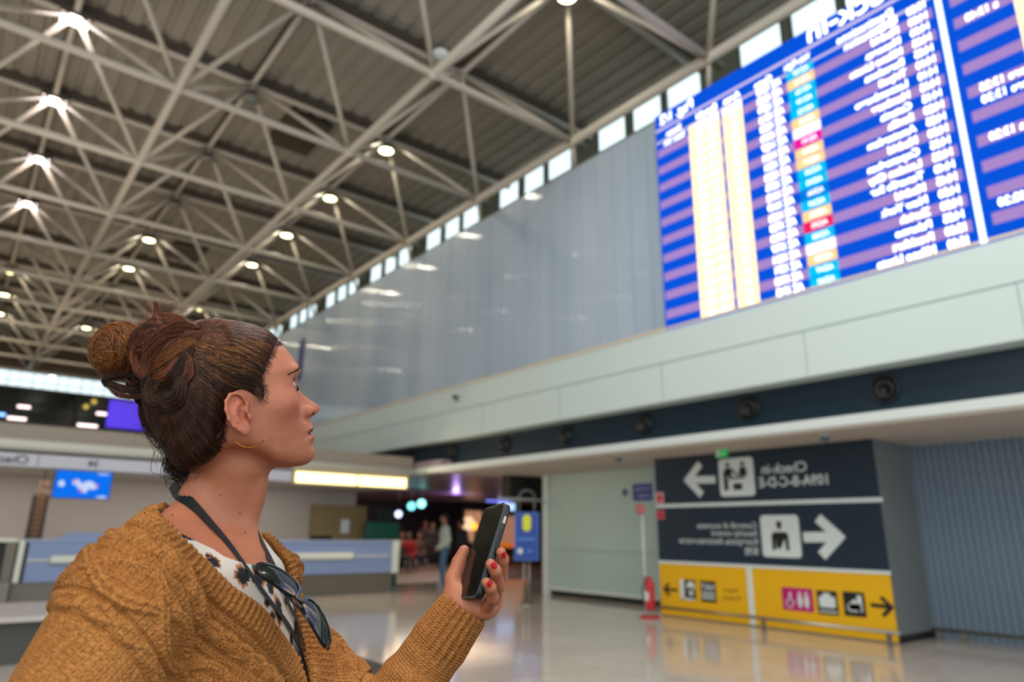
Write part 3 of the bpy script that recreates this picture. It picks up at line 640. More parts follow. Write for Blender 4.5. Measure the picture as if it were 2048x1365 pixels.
for (px, s) in ((912, .14),):
    p = at(px, 985, 'Y', 21); p[2] = 2.62
    d = bpy.data.lights.new('violet_downlight', 'POINT'); d.energy = 30; d.color = (.55, .35, 1); d.shadow_soft_size = .1; o = bpy.data.objects.new('violet_downlight', d); COL.objects.link(o); o.location = (p[0], p[1], 2.3)
    tag(MB().lathe((p[0], p[1], 2.66), (0, 0, -1), [(.14, 0), (.14, .02), (0, .02)], 16).build('recessed_downlight', emis('violet_lamp', (170, 130, 240), 2.5)), 'violet recessed downlight in the dark ceiling of the lounge', 'ceiling light')
d = bpy.data.lights.new('shop_light', 'AREA'); d.energy = 190; d.size = 5; d.color = (1, .72, .5); o = bpy.data.objects.new('shop_light', d); COL.objects.link(o); o.location = (13.5, 22, 2.6)

# ------------------------------------------------------------------ check-in island on the left
YC = 14.3
ck = thing('check_in_counter', (4.6, YC, 0), 'long blue check-in counter with cream rail and steel kick beyond the woman', 'counter')
MB().box((1.16, YC, .43), (8.12, YC+.9, 1.08)).build('body', M_deskblue, ck, bevel=.01)
MB().box((1.10, YC-.02, 1.08), (8.18, YC+.95, 1.115)).build('worktop', mat('counter_top_edge', (150, 164, 198), .4), ck)
MB().box((1.02, YC+.06, 0.0), (8.05, YC+.85, .43)).build('kick_plate', M_kick, ck)
MB().box((1.48, YC-.10, .73), (7.02, YC, .86)).build('cream_rail', M_deskcream, ck, bevel=.03)
MB().box((1.16, YC-.03, .775), (7.9, YC, .80)).build('groove_rail', M_deskcream, ck)
MB().box((8.0, YC-.03, .42), (8.16, YC+.9, 1.12)).build('end_post', M_deskcream, ck)
MB().prism([(1.50, YC-.01, 1.10), (1.74, YC-.01, 1.235), (3.6, YC-.01, 1.235), (3.75, YC-.01, 1.10)], (0, .5, 0)).build('raised_top', M_deskblue, ck)
MB().box((1.02, YC-.03, .44), (1.10, YC+.8, 1.1)).build('left_post', M_deskcream, ck)
mt = thing('desk_monitor', (6.55, YC+.5, 1.115), 'small dark monitor back showing just above the blue counter top', 'monitor')
MB().box((6.25, YC+.5, 1.12), (6.75, YC+.53, 1.21)).build('display', M_black, mt)
ob = thing('baggage_scale_desk', (0.2, YC, 0), 'dark open baggage desk with glass edge left of the blue counter', 'counter')
MB().box((-2.2, YC+.1, .45), (.99, YC+.9, 1.06)).build('opening', M_black, ob); MB().box((-2.2, YC-.03, 1.08), (.99, YC+.9, 1.13)).build('worktop', M_deskcream, ob)  # opening is a solid black block, painted for the shade inside the desk
MB().box((.85, YC-.0, .45), (.99, YC+.1, 1.08)).build('side_post', M_kick, ob); MB().box((-2.2, YC-.1, 0), (.99, YC+.8, .45)).build('steel_base', mat('steel_base_grey', (130, 124, 120), .4, metal=.2), ob)
bc = thing('baggage_belt', (-.4, 9.5, 0), 'low pale baggage belt step in front of the dark desk', 'conveyor')
MB().box((-4, 8.8, .0), (1.04, 10.2, .41)).build('side', mat('belt_side_grey', (70, 68, 66), .45, metal=.1), bc); MB().box((-4, 8.65, .41), (1.12, 10.35, .455)).build('top_edge', mat('belt_edge', (186, 178, 172), .4), bc)
# back wall of the island and its canopy
struct(MB().box((-6, 16.9, 0), (8.3, 17.1, 2.75)).build('wall_check_in', M_backwall))
wc = thing('tall_wall_cabinet', (6.6, 16.8, 0), 'olive-yellow tall panel behind the blue counter with a small notice on it', 'cabinet')
MB().box(tuple(at(622, 1080, 'Y', 16.7)*np.array([1, 1, 0])+np.array([0, 0, .0])), tuple(at(728, 1014, 'Y', 16.88))).build('panel', M_olive, wc)
a, b = at(681, 1067, 'Y', 16.68), at(699, 1040, 'Y', 16.69); tag(MB().box(a, b).build('paper_notice', mat('paper_white', (214, 214, 222), .6)), 'small white paper notice on the olive panel behind the counter', 'notice')
a, b = at(734, 1083, 'Y', 16.2), at(792, 1046, 'Y', 16.4); tag(MB().box((a[0], 16.2, 0), b).build('green_bin', M_green, bevel=.02), 'dark green cabinet standing behind the right end of the blue counter', 'cabinet')
a, b = at(756, 1045, 'Y', 16.5), at(778, 1018, 'Y', 16.7); tag(MB().box(a, b).build('wall_loudspeaker', M_black, bevel=.02), 'black box on the wall above the green cabinet', 'loudspeaker')
lc = thing('lattice_column', at(56, 1070, 'Y', 15.6), 'narrow dark brown lattice column behind the baggage desk', 'column')
a, b = at(50, 1075, 'Y', 15.6), at(80, 990, 'Y', 15.6); MB().box((a[0], 15.6, 0), (a[0]+.26, 15.7, b[2])).build('post', mat('lattice_dark', (60, 46, 36), .6), lc)
mb = MB()
for k in range(12): mb.box((a[0]+.07, 15.585, 1.1+k*.09), (a[0]+.20, 15.6, 1.15+k*.09))
mb.build('rung', mat('lattice_rung', (134, 92, 62), .5), lc)
struct(MB().box((-6, YC-.02, 2.29), (8.35, 17.1, 2.34)).build('ceiling_check_in', mat('canopy_soffit', (176, 170, 156), .6)))
mb = MB(); edges = [-6.0, -2.8, 1.05, 4.6, 5.49]
for a, b in zip(edges[:-1], edges[1:]): mb.box((a+.006, YC-.06, 2.30), (b-.006, YC, 2.52))
fs = thing('check_in_fascia', (0, YC, 2.3), 'long white fascia with dark counter lettering over the check-in desks', 'fascia'); mb.build('panel', mat('fascia_lilac_white', (196, 194, 204), .45), fs)
mb = MB(); text_mesh('Check-in', .20, (.92, YC-.068, 2.345), (-1, 0, 0), (0, 0, 1), mb, align='LEFT', weight=.003); text_mesh('34', .16, (1.95, YC-.068, 2.36), (-1, 0, 0), (0, 0, 1), mb, align='LEFT', weight=.004); mb.build('lettering', M_signblack, fs)
struct(MB().tube([(-6, YC-.02, 2.66), (8.4, YC-.02, 2.66)], .10, 16).build('trim_canopy_tube', mat('canopy_tube', (204, 200, 190), .35)))
struct(MB().box((-6, YC+.05, 2.60), (8.45, YC+2.9, 3.02)).build('trim_canopy_beam', mat('canopy_beam_beige', (150, 136, 122), .5)))
lb = thing('light_box', (6.8, YC, 2.3), 'long glowing warm light box over the right end of the check-in desks', 'light')
MB().box((5.50, YC-.10, 2.26), (8.26, YC, 2.58)).build('housing', mat('light_box_frame', (190, 176, 140), .5), lb)
for a, b in ((5.56, 6.94), (6.99, 8.20)): MB().box((a, YC-.115, 2.29), (b, YC-.10, 2.50)).build('glowing_panel', M_tube, lb, bevel=.01)
area_light('light_box_spill', (6.9, YC-.25, 2.35), (6.9, YC-2, 1.2), 2.6, .25, 40, (1, .85, .6))
mn = thing('information_monitor', (1.75, YC-.1, 2.05), 'bright blue information monitor with a world map hanging under the fascia', 'monitor')
MB().box((1.33, YC-.08, 1.80), (2.20, YC-.02, 2.28)).build('bezel', M_black, mn); MB().box((1.345, YC-.087, 1.815), (2.185, YC-.08, 2.27)).build('screen', emis('monitor_blue', (10, 110, 235), 1.05), mn)
random.seed(4); mb = MB()
for (cx, cz, rx, rz) in ((1.66, 2.08, .07, .05), (1.72, 2.02, .04, .06), (1.85, 2.04, .10, .08), (1.80, 1.96, .05, .06), (1.93, 2.02, .06, .05), (1.44, 2.05, .055, .055), (2.05, 2.24, .10, .012), (2.08, 1.84, .08, .02)):
    mb.prism([(cx+rx*math.cos(a)*random.uniform(.8, 1.2), YC-.088, cz+rz*math.sin(a)*random.uniform(.8, 1.2)) for a in np.linspace(0, 2*math.pi, 13)[:-1]], (0, -.002, 0))
mb.build('map_print', emis('map_white', (200, 215, 245), 1.0), mn)
mb = MB(); [mb.prism([(c[0]+.022*math.cos(a), YC-.091, c[1]+.022*math.sin(a)) for a in np.linspace(0, 2*math.pi, 11)[:-1]], (0, -.002, 0)) for c in ((1.64, 2.10), (1.97, 2.04), (1.74, 1.93))]
mb.build('map_marker', emis('map_pink', (240, 70, 130), 1.0), mn)
MB().tube([(1.2, YC+.1, 2.3), (1.2, YC+.1, 1.98), (1.33, YC+.0, 1.98)], .012, 6).build('bracket', M_purlin, mn)

# ------------------------------------------------------------------ far end of the hall
struct(MB().box((-14, 43.6, 0), (9, 43.9, 6.6)).build('wall_far', mat('far_wall_beige', (130, 118, 108), .6)))
struct(MB().box((-14, 43.5, 6.6), (9, 43.6, 8.35)).build('wall_far_gallery', mat('gallery_glass_dark', (22, 34, 36), .15)))
mb = MB()
for x in np.arange(-13.5, 9, 2.55): mb.box((x, 43.42, 6.6), (x+.18, 43.5, 8.4))
mb.box((-14, 43.4, 8.28), (9, 43.5, 8.42)); mb.box((-14, 43.42, 7.5), (9, 43.49, 7.56)); struct(mb.build('trim_gallery_mullions', mat('mullion_dark', (20, 26, 26), .5)))
fw = 0
for x in np.arange(-12.0, 8.4, 1.1):
    w_ = struct(MB().box((x, 43.55, 8.42), (x+.03, 43.7, 9.3)).box((x, 43.55, 9.24), (x+1.1, 43.7, 9.3)).box((x+.5, 43.56, 8.42), (x+.52, 43.68, 9.25)).box((x, 43.56, 8.74), (x+1.1, 43.6, 8.77)).build('window_far_%d' % fw, M_wframe)); fw += 1
    MB().box((x+.03, 43.62, 8.42), (x+1.1, 43.63, 9.24)).build('pane', M_glass, w_)
struct(MB().box((8.62, 43.5, 8.40), (10.97, 43.75, 11.1)).box((-14, 43.55, 9.3), (9, 43.75, 11.1)).build('wall_far_upper', mat('far_upper_brown', (104, 88, 70), .6)))
tag(MB().box((5.95, 43.3, 6.72), (8.0, 43.4, 8.25)).build('purple_screen', emis('screen_purple', (98, 70, 236), 1.0)), 'purple glowing advertising screen at the far end of the hall behind the hair', 'screen')
for (px, py, wpx, c, lb) in ((48, 813, 26, (255, 226, 220), 'upper left'), (34, 836, 38, (255, 226, 220), 'lower left'), (175, 850, 40, (255, 226, 220), 'lower right'), (203, 827, 20, (235, 200, 225), 'small pinkish right'), (4, 829, 14, (130, 180, 255), 'bluish leftmost')):
    a = at(px-wpx/2, py, 'Y', 43.36); b = at(px+wpx/2, py, 'Y', 43.36)
    tag(MB().tube([(a[0], 43.36, a[2]), (b[0], 43.36, a[2])], .07, 8).build('gallery_lamp', emis('gallery_glow_%s' % lb.split()[-1], c, 3.0)), lb + ' strip lamp of the dark gallery at the far end', 'lamp', 'strip lamps in the far gallery')
for (px, py, lb) in ((172, 814, 'lower'), (188, 804, 'upper')):
    a = at(px, py, 'Y', 43.36); tag(MB().sphere(a, .14, 10).build('gallery_globe', emis('yellow_globe', (220, 190, 90), 1.0)), lb + ' small yellow globe lamp in the dark gallery at the far end', 'lamp', 'yellow globes in the far gallery')
struct(MB().box((-14.2, 6, 0), (-14, 44, 11.1)).build('wall_left', mat('wall_left_grey', (128, 126, 120), .6)))

# ------------------------------------------------------------------ people in the distance
def person(px, py_feet, Y0, h, top, trouser, label, turn=0.0, seated=False, skin=(176, 124, 100), hair=(40, 28, 24)):
    p = at(px, py_feet, 'Z', 0) if Y0 is None else np.array([*at(px, 1080, 'Y', Y0)[:2], 0.0]); c, s_ = math.cos(turn), math.sin(turn); k = h/1.75
    def T(x, y, z): return (p[0]+k*(c*x-s_*y), p[1]+k*(s_*x+c*y), k*z)
    J = dict(hip=.93, kn=.50, sh=1.42)
    if seated:
        hipz = .50; L = [((.09, 0, .50), (.10, .42, .48), .078, .06), ((.10, .42, .48), (.10, .42, .06), .058, .038), ((-.09, 0, .50), (-.10, .40, .48), .078, .06), ((-.10, .40, .48), (-.10, .45, .06), .058, .038)]
    else:
        hipz = .93; L = [((.09, 0, .93), (.10, .03, .50), .085, .058), ((.10, .03, .50), (.10, -.02, .06), .055, .038), ((-.09, 0, .93), (-.10, .06, .50), .085, .058), ((-.10, .06, .50), (-.11, .02, .06), .055, .038)]
    dz = hipz-.93
    A = [((.19, 0, 1.40+dz), (.25, -.04, 1.12+dz), .05, .04), ((.25, -.04, 1.12+dz), (.23, .12, .92+dz), .04, .03), ((-.19, 0, 1.40+dz), (-.25, -.04, 1.12+dz), .05, .04), ((-.25, -.04, 1.12+dz), (-.22, .14, .94+dz), .04, .03)]
    def field(parts, head, gr=0.0, torso=True, lo=None):
        def fn(X, Y, Z):
            d = np.full(X.shape, 9., np.float32)
            for a, b, ra, rb in parts: d = smin(d, capsule(X, Y, Z, a, b, ra+gr, rb+gr), .05)
            if torso:
                d = smin(d, ellips(X, Y, Z, (0, 0, 1.24+dz), (.19+gr, .115+gr, .26)), .06); d = smin(d, ellips(X, Y, Z, (0, 0, .98+dz), (.165+gr, .115+gr, .16)), .08)
            if head:
                d = smin(d, capsule(X, Y, Z, (0, 0, 1.42+dz), (0, .02, 1.54+dz), .06, .052), .04); d = smin(d, ellips(X, Y, Z, (0, .025, 1.635+dz), (.075, .092, .115)), .03)
                d = smin(d, ellips(X, Y, Z, (0, .12, 1.615+dz), (.014, .018, .022)), .012)
                for q in (-1, 1): d = smin(d, ellips(X, Y, Z, (q*.077, .015, 1.625+dz), (.01, .02, .03)), .01)
                for a, b, ra, rb in A[1::2]:
                    e = np.array(b); v = np.array(b)-np.array(a); v = v/np.linalg.norm(v)
                    for f_ in range(5):
                        o_ = (f_-2)*.013; q0 = e+v*.05+np.array([0, o_*.4, o_]); d = smin(d, capsule(X, Y, Z, e+v*.01, q0, .02, .012), .012); d = smin(d, capsule(X, Y, Z, q0, q0+v*(.055 if f_ else .03), .009, .007), .006)
            return d
        return fn
    def mk(fn, m, name, lo, hi, hh, par):
        V, F = nets(fn, lo, hi, hh); V = np.array([T(*q) for q in V]); return np_obj(name, V, F, m, par)
    root = mk(field(A+L, True), mat('skin_%d' % skin[0], skin, .5), 'person', (-.4, -.3, 0), (.4, .6, 1.8), .016, None)
    tag(root, label, 'person')
    mk(field(A, False, .022), mat('top_%d_%d_%d' % top, top, .8, bump=.3, bscale=30), 'jacket', (-.4, -.3, hipz-.12), (.4, .4, 1.52+dz), .016, root)
    def tf(X, Y, Z): return np.maximum(field(L, False, .016, False)(X, Y, Z), Z-(hipz+.06))
    mk(tf, mat('leg_%d_%d_%d' % trouser, trouser, .8), 'trousers', (-.4, -.3, .02), (.4, .6, hipz+.14), .016, root)
    def hf(X, Y, Z): return np.maximum(ellips(X, Y, Z, (0, .005, 1.655+dz), (.088, .10, .115)), Y-.06-(Z-(1.66+dz))*.8)
    mk(hf, mat('hair_%d' % hair[0], hair, .7), 'hair', (-.12, -.14, 1.5+dz), (.12, .16, 1.8+dz), .01, root)
    for q in (L[1], L[3]):
        b = np.array(q[1]); b[1] += .05
        mk(lambda X, Y, Z: smax(ellips(X, Y, Z, (b[0], b[1], .035), (.045, .125, .06)), -(Z-.002), .01), mat('shoe_pale', (150, 140, 134), .6), 'shoe', (b[0]-.08, b[1]-.16, -.02), (b[0]+.08, b[1]+.16, .12), .01, root)
    return root
person(886, 1174, None, 1.76, (196, 204, 190), (74, 106, 132), 'person in a pale hooded jacket and blue jeans standing in profile left of the phone', turn=1.2)
person(920, 1172, None, 1.66, (20, 18, 20), (18, 18, 22), 'person all in black standing behind the one in the pale jacket', turn=.4)
person(818, 0, 21.5, 1.7, (150, 22, 34), (30, 30, 40), 'seated person in a red top beyond the end of the blue counter', turn=2.2, seated=True, skin=(120, 80, 64))
person(804, 0, 22.5, 1.7, (110, 96, 100), (30, 28, 34), 'seated person in a grey-pink top beyond the end of the blue counter', turn=2.6, seated=True, skin=(120, 80, 64))
person(838, 0, 23.0, 1.7, (60, 42, 34), (26, 26, 40), 'seated person in a brown jacket right of the one in red', turn=2.9, seated=True, skin=(120, 80, 64))
person(850, 0, 25.0, 1.75, (44, 36, 36), (20, 20, 26), 'standing person in dark brown behind the seated people', turn=2.4, skin=(120, 80, 64))
person(864, 0, 24.0, 1.66, (30, 26, 30), (24, 24, 30), 'standing person in charcoal left of the pale jacket', turn=3.0, skin=(120, 80, 64))
person(960, 0, 23.5, 1.7, (26, 22, 26), (18, 18, 24), 'dark-clothed person standing before the peach shop light', turn=2.0, skin=(120, 80, 64))
for k, (px, Y) in enumerate(((805, 22.3), (818, 21.3), (838, 22.8))):
    p = at(px, 1080, 'Y', Y); t = thing('lounge_seat', (p[0], p[1], 0), 'dark lounge seat under the %s' % ('person in grey-pink', 'person in red', 'person in the brown jacket')[k], 'chair', 'dark lounge seats')
    MB().box((p[0]-.24, p[1]-.22, .36), (p[0]+.24, p[1]+.22, .405)).build('seat', M_black, t, bevel=.02); MB().box((p[0]-.24, p[1]+.20, .40), (p[0]+.24, p[1]+.235, .80)).build('backrest', M_black, t, bevel=.02)
    for sx in (-.22, .22):
        for sy in (-.2, .2): MB().tube([(p[0]+sx, p[1]+sy, 0), (p[0]+sx, p[1]+sy, .36)], .015, 6).build('leg', M_chrome, t)
p = at(1093, 1100, 'Y', 16); tag(MB().lathe((p[0], p[1], 0), (0, 0, 1), [(0, 0), (.13, 0), (.14, .5), (.12, .95), (0, .98)], 16).build('red_bollard', mat('dull_red', (130, 30, 44), .5)), 'dark red bollard beside the pole of the blue stand', 'bollard')

# ================================================================== the woman in the mustard cardigan
from mathutils.bvhtree import BVHTree
rng = np.random.default_rng(7)
def unit(v): v = np.asarray(v, float); return v/np.linalg.norm(v)
# head frame: x to her right, y forward, z up; she looks up and away to the board
_v = ray(470, 800).copy(); _v[2] = 0; _v = unit(_v); _e = np.array([_v[1], -_v[0], 0])
_a, _b = math.radians(12), math.radians(20)
HF = math.cos(_a)*_e+math.sin(_a)*_v; HR = np.cross(HF, [0, 0, 1.0]); HF = math.cos(_b)*HF+math.sin(_b)*np.array([0, 0, 1.0]); HU = np.cross(HR, HF)
HO = deep(498.7, 829, 0.93)-0.072*HR
HM = np.stack([HR, HF, HU])
def hl(p): return HM@(np.asarray(p)-HO)                     # world -> head
def hw(p): return HO+np.asarray(p)@HM                       # head -> world
def hp(px, py, x=0.0):                                      # sight line meets the head plane at lateral distance x
    d = ray(px, py); t = ((HO+x*HR-EYE)@HR)/(d@HR); return hl(EYE+t*d)
def tohead(X, Y, Z):
    x, y, z = X-HO[0], Y-HO[1], Z-HO[2]
    return [HM[i][0]*x+HM[i][1]*y+HM[i][2]*z for i in range(3)]
def tab(z, pts):
    pts = sorted(pts); return np.interp(z, [p[0] for p in pts], [p[1] for p in pts])
PROF = [(554,688.4),(562,695.4),(570.3,706.7),(580.5,721),(586.7,732.3),(592.8,738.5),(594.9,743.6),(593.8,751.8),(592.6,762),(593.8,770.3),(597.3,779.5),(607,790.8),(619.5,801),(631.8,808.2),(638,813.3),(639.6,818.5),(636.9,824.6),(630.8,830.8),(619.8,835.8),(618.5,839),(621.5,846.2),(624.2,853.3),(623.2,860.5),(617.4,866.0),(621.5,873.8),(626,879),(623.6,886.2),(622.6,890.3),(626.7,897.4),(630.4,905.6),(630.8,913.8),(627,921)]
_pm = [(lambda q: (q[2], q[1]))(hp(a, b)) for a, b in PROF]
_pm = [(.15, -.01), (.143, .02), (.132, .048), (.118, .066)]+_pm+[(-.0925, .082), (-.10, .06)]
_zs = np.linspace(-.10, .15, 500); _pmv = tab(_zs, _pm); _k = np.exp(-np.linspace(-2, 2, 9)**2); _pmv = np.convolve(np.pad(_pmv, 4, 'edge'), _k/_k.sum(), 'valid')
T_B0 = [(.15, 0), (.143, .02), (.132, .048), (.118, .066), (.102, .083), (.084, .0933), (.064, .1000), (.052, .1015), (.04, .0955), (.025, .089), (.005, .086), (-.01, .0875), (-.022, .091), (-.03, .0945), (-.04, .0945), (-.05, .0935), (-.06, .0945), (-.07, .0955), (-.08, .0935), (-.088, .087), (-.096, .07)]
T_W = [(.15, .012), (.143, .022), (.13, .042), (.115, .055), (.10, .063), (.08, .069), (.05, .0725), (.02, .0720), (0, .070), (-.02, .066), (-.04, .0605), (-.06, .053), (-.08, .043), (-.095, .030)]
T_N = [(.15, 2.0), (.09, 2.2), (.05, 2.5), (.02, 2.35), (-.02, 2.2), (-.05, 2.05), (-.08, 1.95), (-.10, 1.9)]
T_BK = [(.15, .03), (.14, .05), (.12, .073), (.09, .087), (.05, .092), (.02, .088), (0, .081), (-.03, .066), (-.06, .054), (-.1, .04)]
EYC = np.array([.0330, .0722, .0276])
def eyelid(ax, y, z):
    dx, dy, dz = ax-EYC[0], y-EYC[1], z-EYC[2]; r = np.sqrt(dx*dx+dy*dy+dz*dz)+1e-6
    az = np.arctan2(dx, dy); el = np.arcsin(np.clip(dz/r, -1, 1))
    lid = np.abs(r-.0126)-.0014
    half = .58*np.clip(1-(az/1.05)**2, 0, 1)**.6; openf = (np.abs(el-.16-.10*az)-half)*.0126
    return smax(r-.0140, -np.maximum(openf, .0)*-1 if False else -openf, .0012) if False else np.maximum(r-.0140, -openf)
def head_field(x, y, z):
    ax = np.abs(x); W = tab(z, T_W); B0 = tab(z, T_B0); n = tab(z, T_N); BK = tab(z, T_BK); M = np.interp(z, _zs, _pmv)
    w = tab(z, [(.15, .03), (.07, .03), (.055, .016), (.04, .0085), (.02, .0085), (.005, .0105), (-.008, .0135), (-.018, .0125), (-.024, .010), (-.03, .021), (-.045, .025), (-.058, .023), (-.066, .016), (-.08, .019), (-.1, .03)])
    g = np.exp(-(ax/w)**2.6)
    Fy = B0+(M-B0)*g
    yy = np.where(y >= 0, y/np.maximum(Fy, .01), -y/BK); s = ((ax/W)**n+np.abs(yy)**n)**(1/n)
    f = (s-1)*np.where(y > 0, np.clip(.045+.04*np.abs(yy), .04, .09), .07)
    f = smax(f, z-.139, .02)
    f = smin(f, ellips(ax, y, z, (0, -.008, .048), (.0725, .0860, .092)), .012)
    zl = tab(y, [(.11, -.086), (.095, -.0890), (.085, -.0905), (.07, -.0885), (.05, -.0845), (.03, -.076), (.012, -.062), (-.005, -.048), (-.03, -.040), (-.09, -.045)])
    f = smax(f, (zl+ax*.12-z)*.9, .014)
    f = smin(f, ellips(ax, y, z, (.046, .052, .004), (.016, .018, .012)), .032)               # cheekbone
    f = smin(f, ellips(ax, y, z, (.030, .086, .0490), (.018, .008, .006)), .014)             # brow ridge
    f = smax(f, -ellips(ax, y, z, (.0345, .0955, .0285), (.0180, .0155, .0105)), .010)         # eye socket
    f = smin(f, eyelid(ax, y, z), .0018)
    f = smin(f, ellips(ax, y, z, (.0130, .1000, -.0120), (.0060, .0110, .0080)), .004)       # nostril wing
    f = smax(f, -ellips(ax, y, z, (.0105, .1068, -.0178), (.0046, .0060, .0034)), .0015)      # nostril
    f = smax(f, -ellips(ax, y, z, (0, .094, -.0458), (.0240, .0210, .0012)), .0022)           # line between the lips
    f = smin(f, ellips(ax, y, z, (0, .0895, -.0525), (.0230, .0125, .0058)), .004)
    f = smin(f, ellips(ax, y, z, (0, .0905, -.0400), (.0240, .0135, .0052)), .003)
    # ear
    ex = ax-(.0735+np.clip(-y, -.01, .04)*.42)
    def sg(p, q, ra, rb): return capsule(ex, y, z, p, q, ra, rb)
    plate = ellips(ex, y, z, (-.002, -.017, .006), (.0052, .0150, .0265)); plate = smin(plate, ellips(ex, y, z, (0.001, -.0125, -.0195), (.0042, .0088, .0085)), .006)
    plate = smax(plate, -ellips(ex, y, z, (.0058, -.0115, -.0015), (.0065, .0085, .0110)), .003)
    plate = smax(plate, -ellips(ex, y, z, (.0055, -.0180, .0180), (.0042, .0085, .0085)), .003)
    hx = [(-.0045, .0035), (-.0005, .0135), (-.0045, .0255), (-.0125, .0310), (-.0215, .0300), (-.0290, .0225), (-.0320, .0110), (-.0310, -.0015), (-.0265, -.0120), (-.0205, -.0195)]
    e = plate
    for i in range(len(hx)-1): e = smin(e, sg((.0035, *hx[i]), (.0035, *hx[i+1]), .0026, .0026), .0022)
    ah = [(-.0105, .0175), (-.0175, .0120), (-.0205, .0030), (-.0195, -.0060), (-.0150, -.0125)]
    for i in range(len(ah)-1): e = smin(e, sg((.0022, *ah[i]), (.0022, *ah[i+1]), .0024, .0024), .003)
    e = smin(e, ellips(ex, y, z, (.0030, -.0020, -.0040), (.0030, .0038, .0055)), .003)
    e = smax(e, -ellips(ex, y, z, (.001, -.0068, -.0045), (.0040, .0026, .0040)), .0015)
    base = capsule(ax, y, z, (.066, -.010, .012), (.066, -.010, -.010), .0105, .0085)
    e = smin(e, base, .004) if False else e
    return smin(f, e, .0035)
# torso frame: x to her left, y the way the chest faces, z up
T0 = np.array([.322, 1.040, 1.250]); _t = math.radians(-50); TF = np.array([math.cos(_t), math.sin(_t), 0]); TL = np.array([-TF[1], TF[0], 0])
def tt(X, Y, Z):
    x, y = X-T0[0], Y-T0[1]; return x*TL[0]+y*TL[1], x*TF[0]+y*TF[1], Z-T0[2]
def tw(p): return T0+p[0]*TL+p[1]*TF+np.array([0, 0, p[2]])
NB = deep(463, 925, 1.0); NBm = deep(452, 990, 1.005); NL = deep(430, 1075, 1.02)
def neck_field(X, Y, Z, g=0.0):
    d = capsule(X, Y, Z, NB, NBm, .055+g, .0505+g); d = smin(d, capsule(X, Y, Z, NBm, NL, .0505+g, .052+g), .02)
    return d
SR, SL = np.array([-.172, -.012, -.045]), np.array([.116, -.018, -.078])
ELR = tw((-.295, -.045, -.33)); ELL = deep(752, 1466, .98); WRL = deep(927, 1219, 1.03)
def torso_field(X, Y, Z):
    x, y, z = tt(X, Y, Z)
    d = ellips(x, y, z, (-.005, -.015, -.14), (.152, .102, .20))
    d = smin(d, ellips(x, y, z, (0, -.01, -.36), (.145, .105, .20)), .06)
    ax = np.abs(x)
    d = smin(d, ellips(ax, y, z, (.078, .070, -.200), (.064, .052, .064)), .045)
    d = smin(d, capsule(x, y, z, (.0, -.025, .005), (-.16, -.02, -.030), .046, .050), .03); d = smin(d, capsule(x, y, z, (.0, -.025, .005), (.104, -.02, -.066), .045, .038), .03)
    d = smin(d, capsule(x, y, z, (-.015, -.045, .080), (-.15, -.028, .000), .030, .036), .03); d = smin(d, capsule(x, y, z, (.015, -.050, .070), (.085, -.030, -.044), .028, .026), .03)
    d = smin(d, capsule(ax, y, z, (.012, .046, .000), (.12, .020, -.012), .009, .009), .016)   # collar bones
    return d
def arms_field(X, Y, Z, g=0.0, which='RL'):
    d = None
    if 'R' in which:
        d = capsule(X, Y, Z, tw(SR), ELR, .061+g, .048+g*1.3)
    if 'L' in which:
        e = smin(capsule(X, Y, Z, tw(SL), ELL, .046+g, .038+g), capsule(X, Y, Z, ELL, WRL, .039+g*1.25, .0235+g*.8), .02)
        d = e if d is None else smin(d, e, .02)
    return d
def skin_field_fn(X, Y, Z):
    f = np.full(X.shape, .3, np.float32); kz = int(np.searchsorted(Z[0, 0, :], 1.325))
    if kz < X.shape[2]: f[:, :, kz:] = head_field(*tohead(X[:, :, kz:], Y[:, :, kz:], Z[:, :, kz:]))
    f = smin(f, neck_field(X, Y, Z), .016)
    # the neck muscle that tightens as the head turns, and the windpipe
    f = smin(f, capsule(X, Y, Z, deep(516, 972, .995), deep(487, 1060, .985), .010, .011), .016); f = smin(f, capsule(X, Y, Z, deep(487, 1060, .985), tw((.0, .040, .015)), .011, .010), .012)
    f = smin(f, torso_field(X, Y, Z), .030)
    return f
# hand holding the phone (left hand, palm behind the phone)
HS = 1.09
def D3(a): return [deep(*p) for p in a]
FING = {'index': (D3([(985, 1196, 1.055), (1000, 1152, 1.078), (992, 1108, 1.088), (980, 1080, 1.092)]), (.0100, .0082, .0075, .0066)),
        'middle': (D3([(986, 1200, 1.045), (1003, 1154, 1.030), (1006, 1120, 1.012), (1002, 1105, 1.003)]), (.0100, .0086, .0078, .0066)),
        'ring': (D3([(983, 1213, 1.030), (997, 1170, 1.005), (991, 1142, .984), (981, 1129, .978)]), (.0100, .0086, .0078, .0068)),
        'little': (D3([(971, 1222, 1.015), (985, 1196, .985), (981, 1176, .971), (973, 1166, .966)]), (.0092, .0080, .0074, .0064))}
THUMB = (D3([(912, 1196, 1.035), (906, 1160, 1.052), (917, 1126, 1.068), (928, 1102, 1.074)]), (.0145, .0112, .0098, .0078))
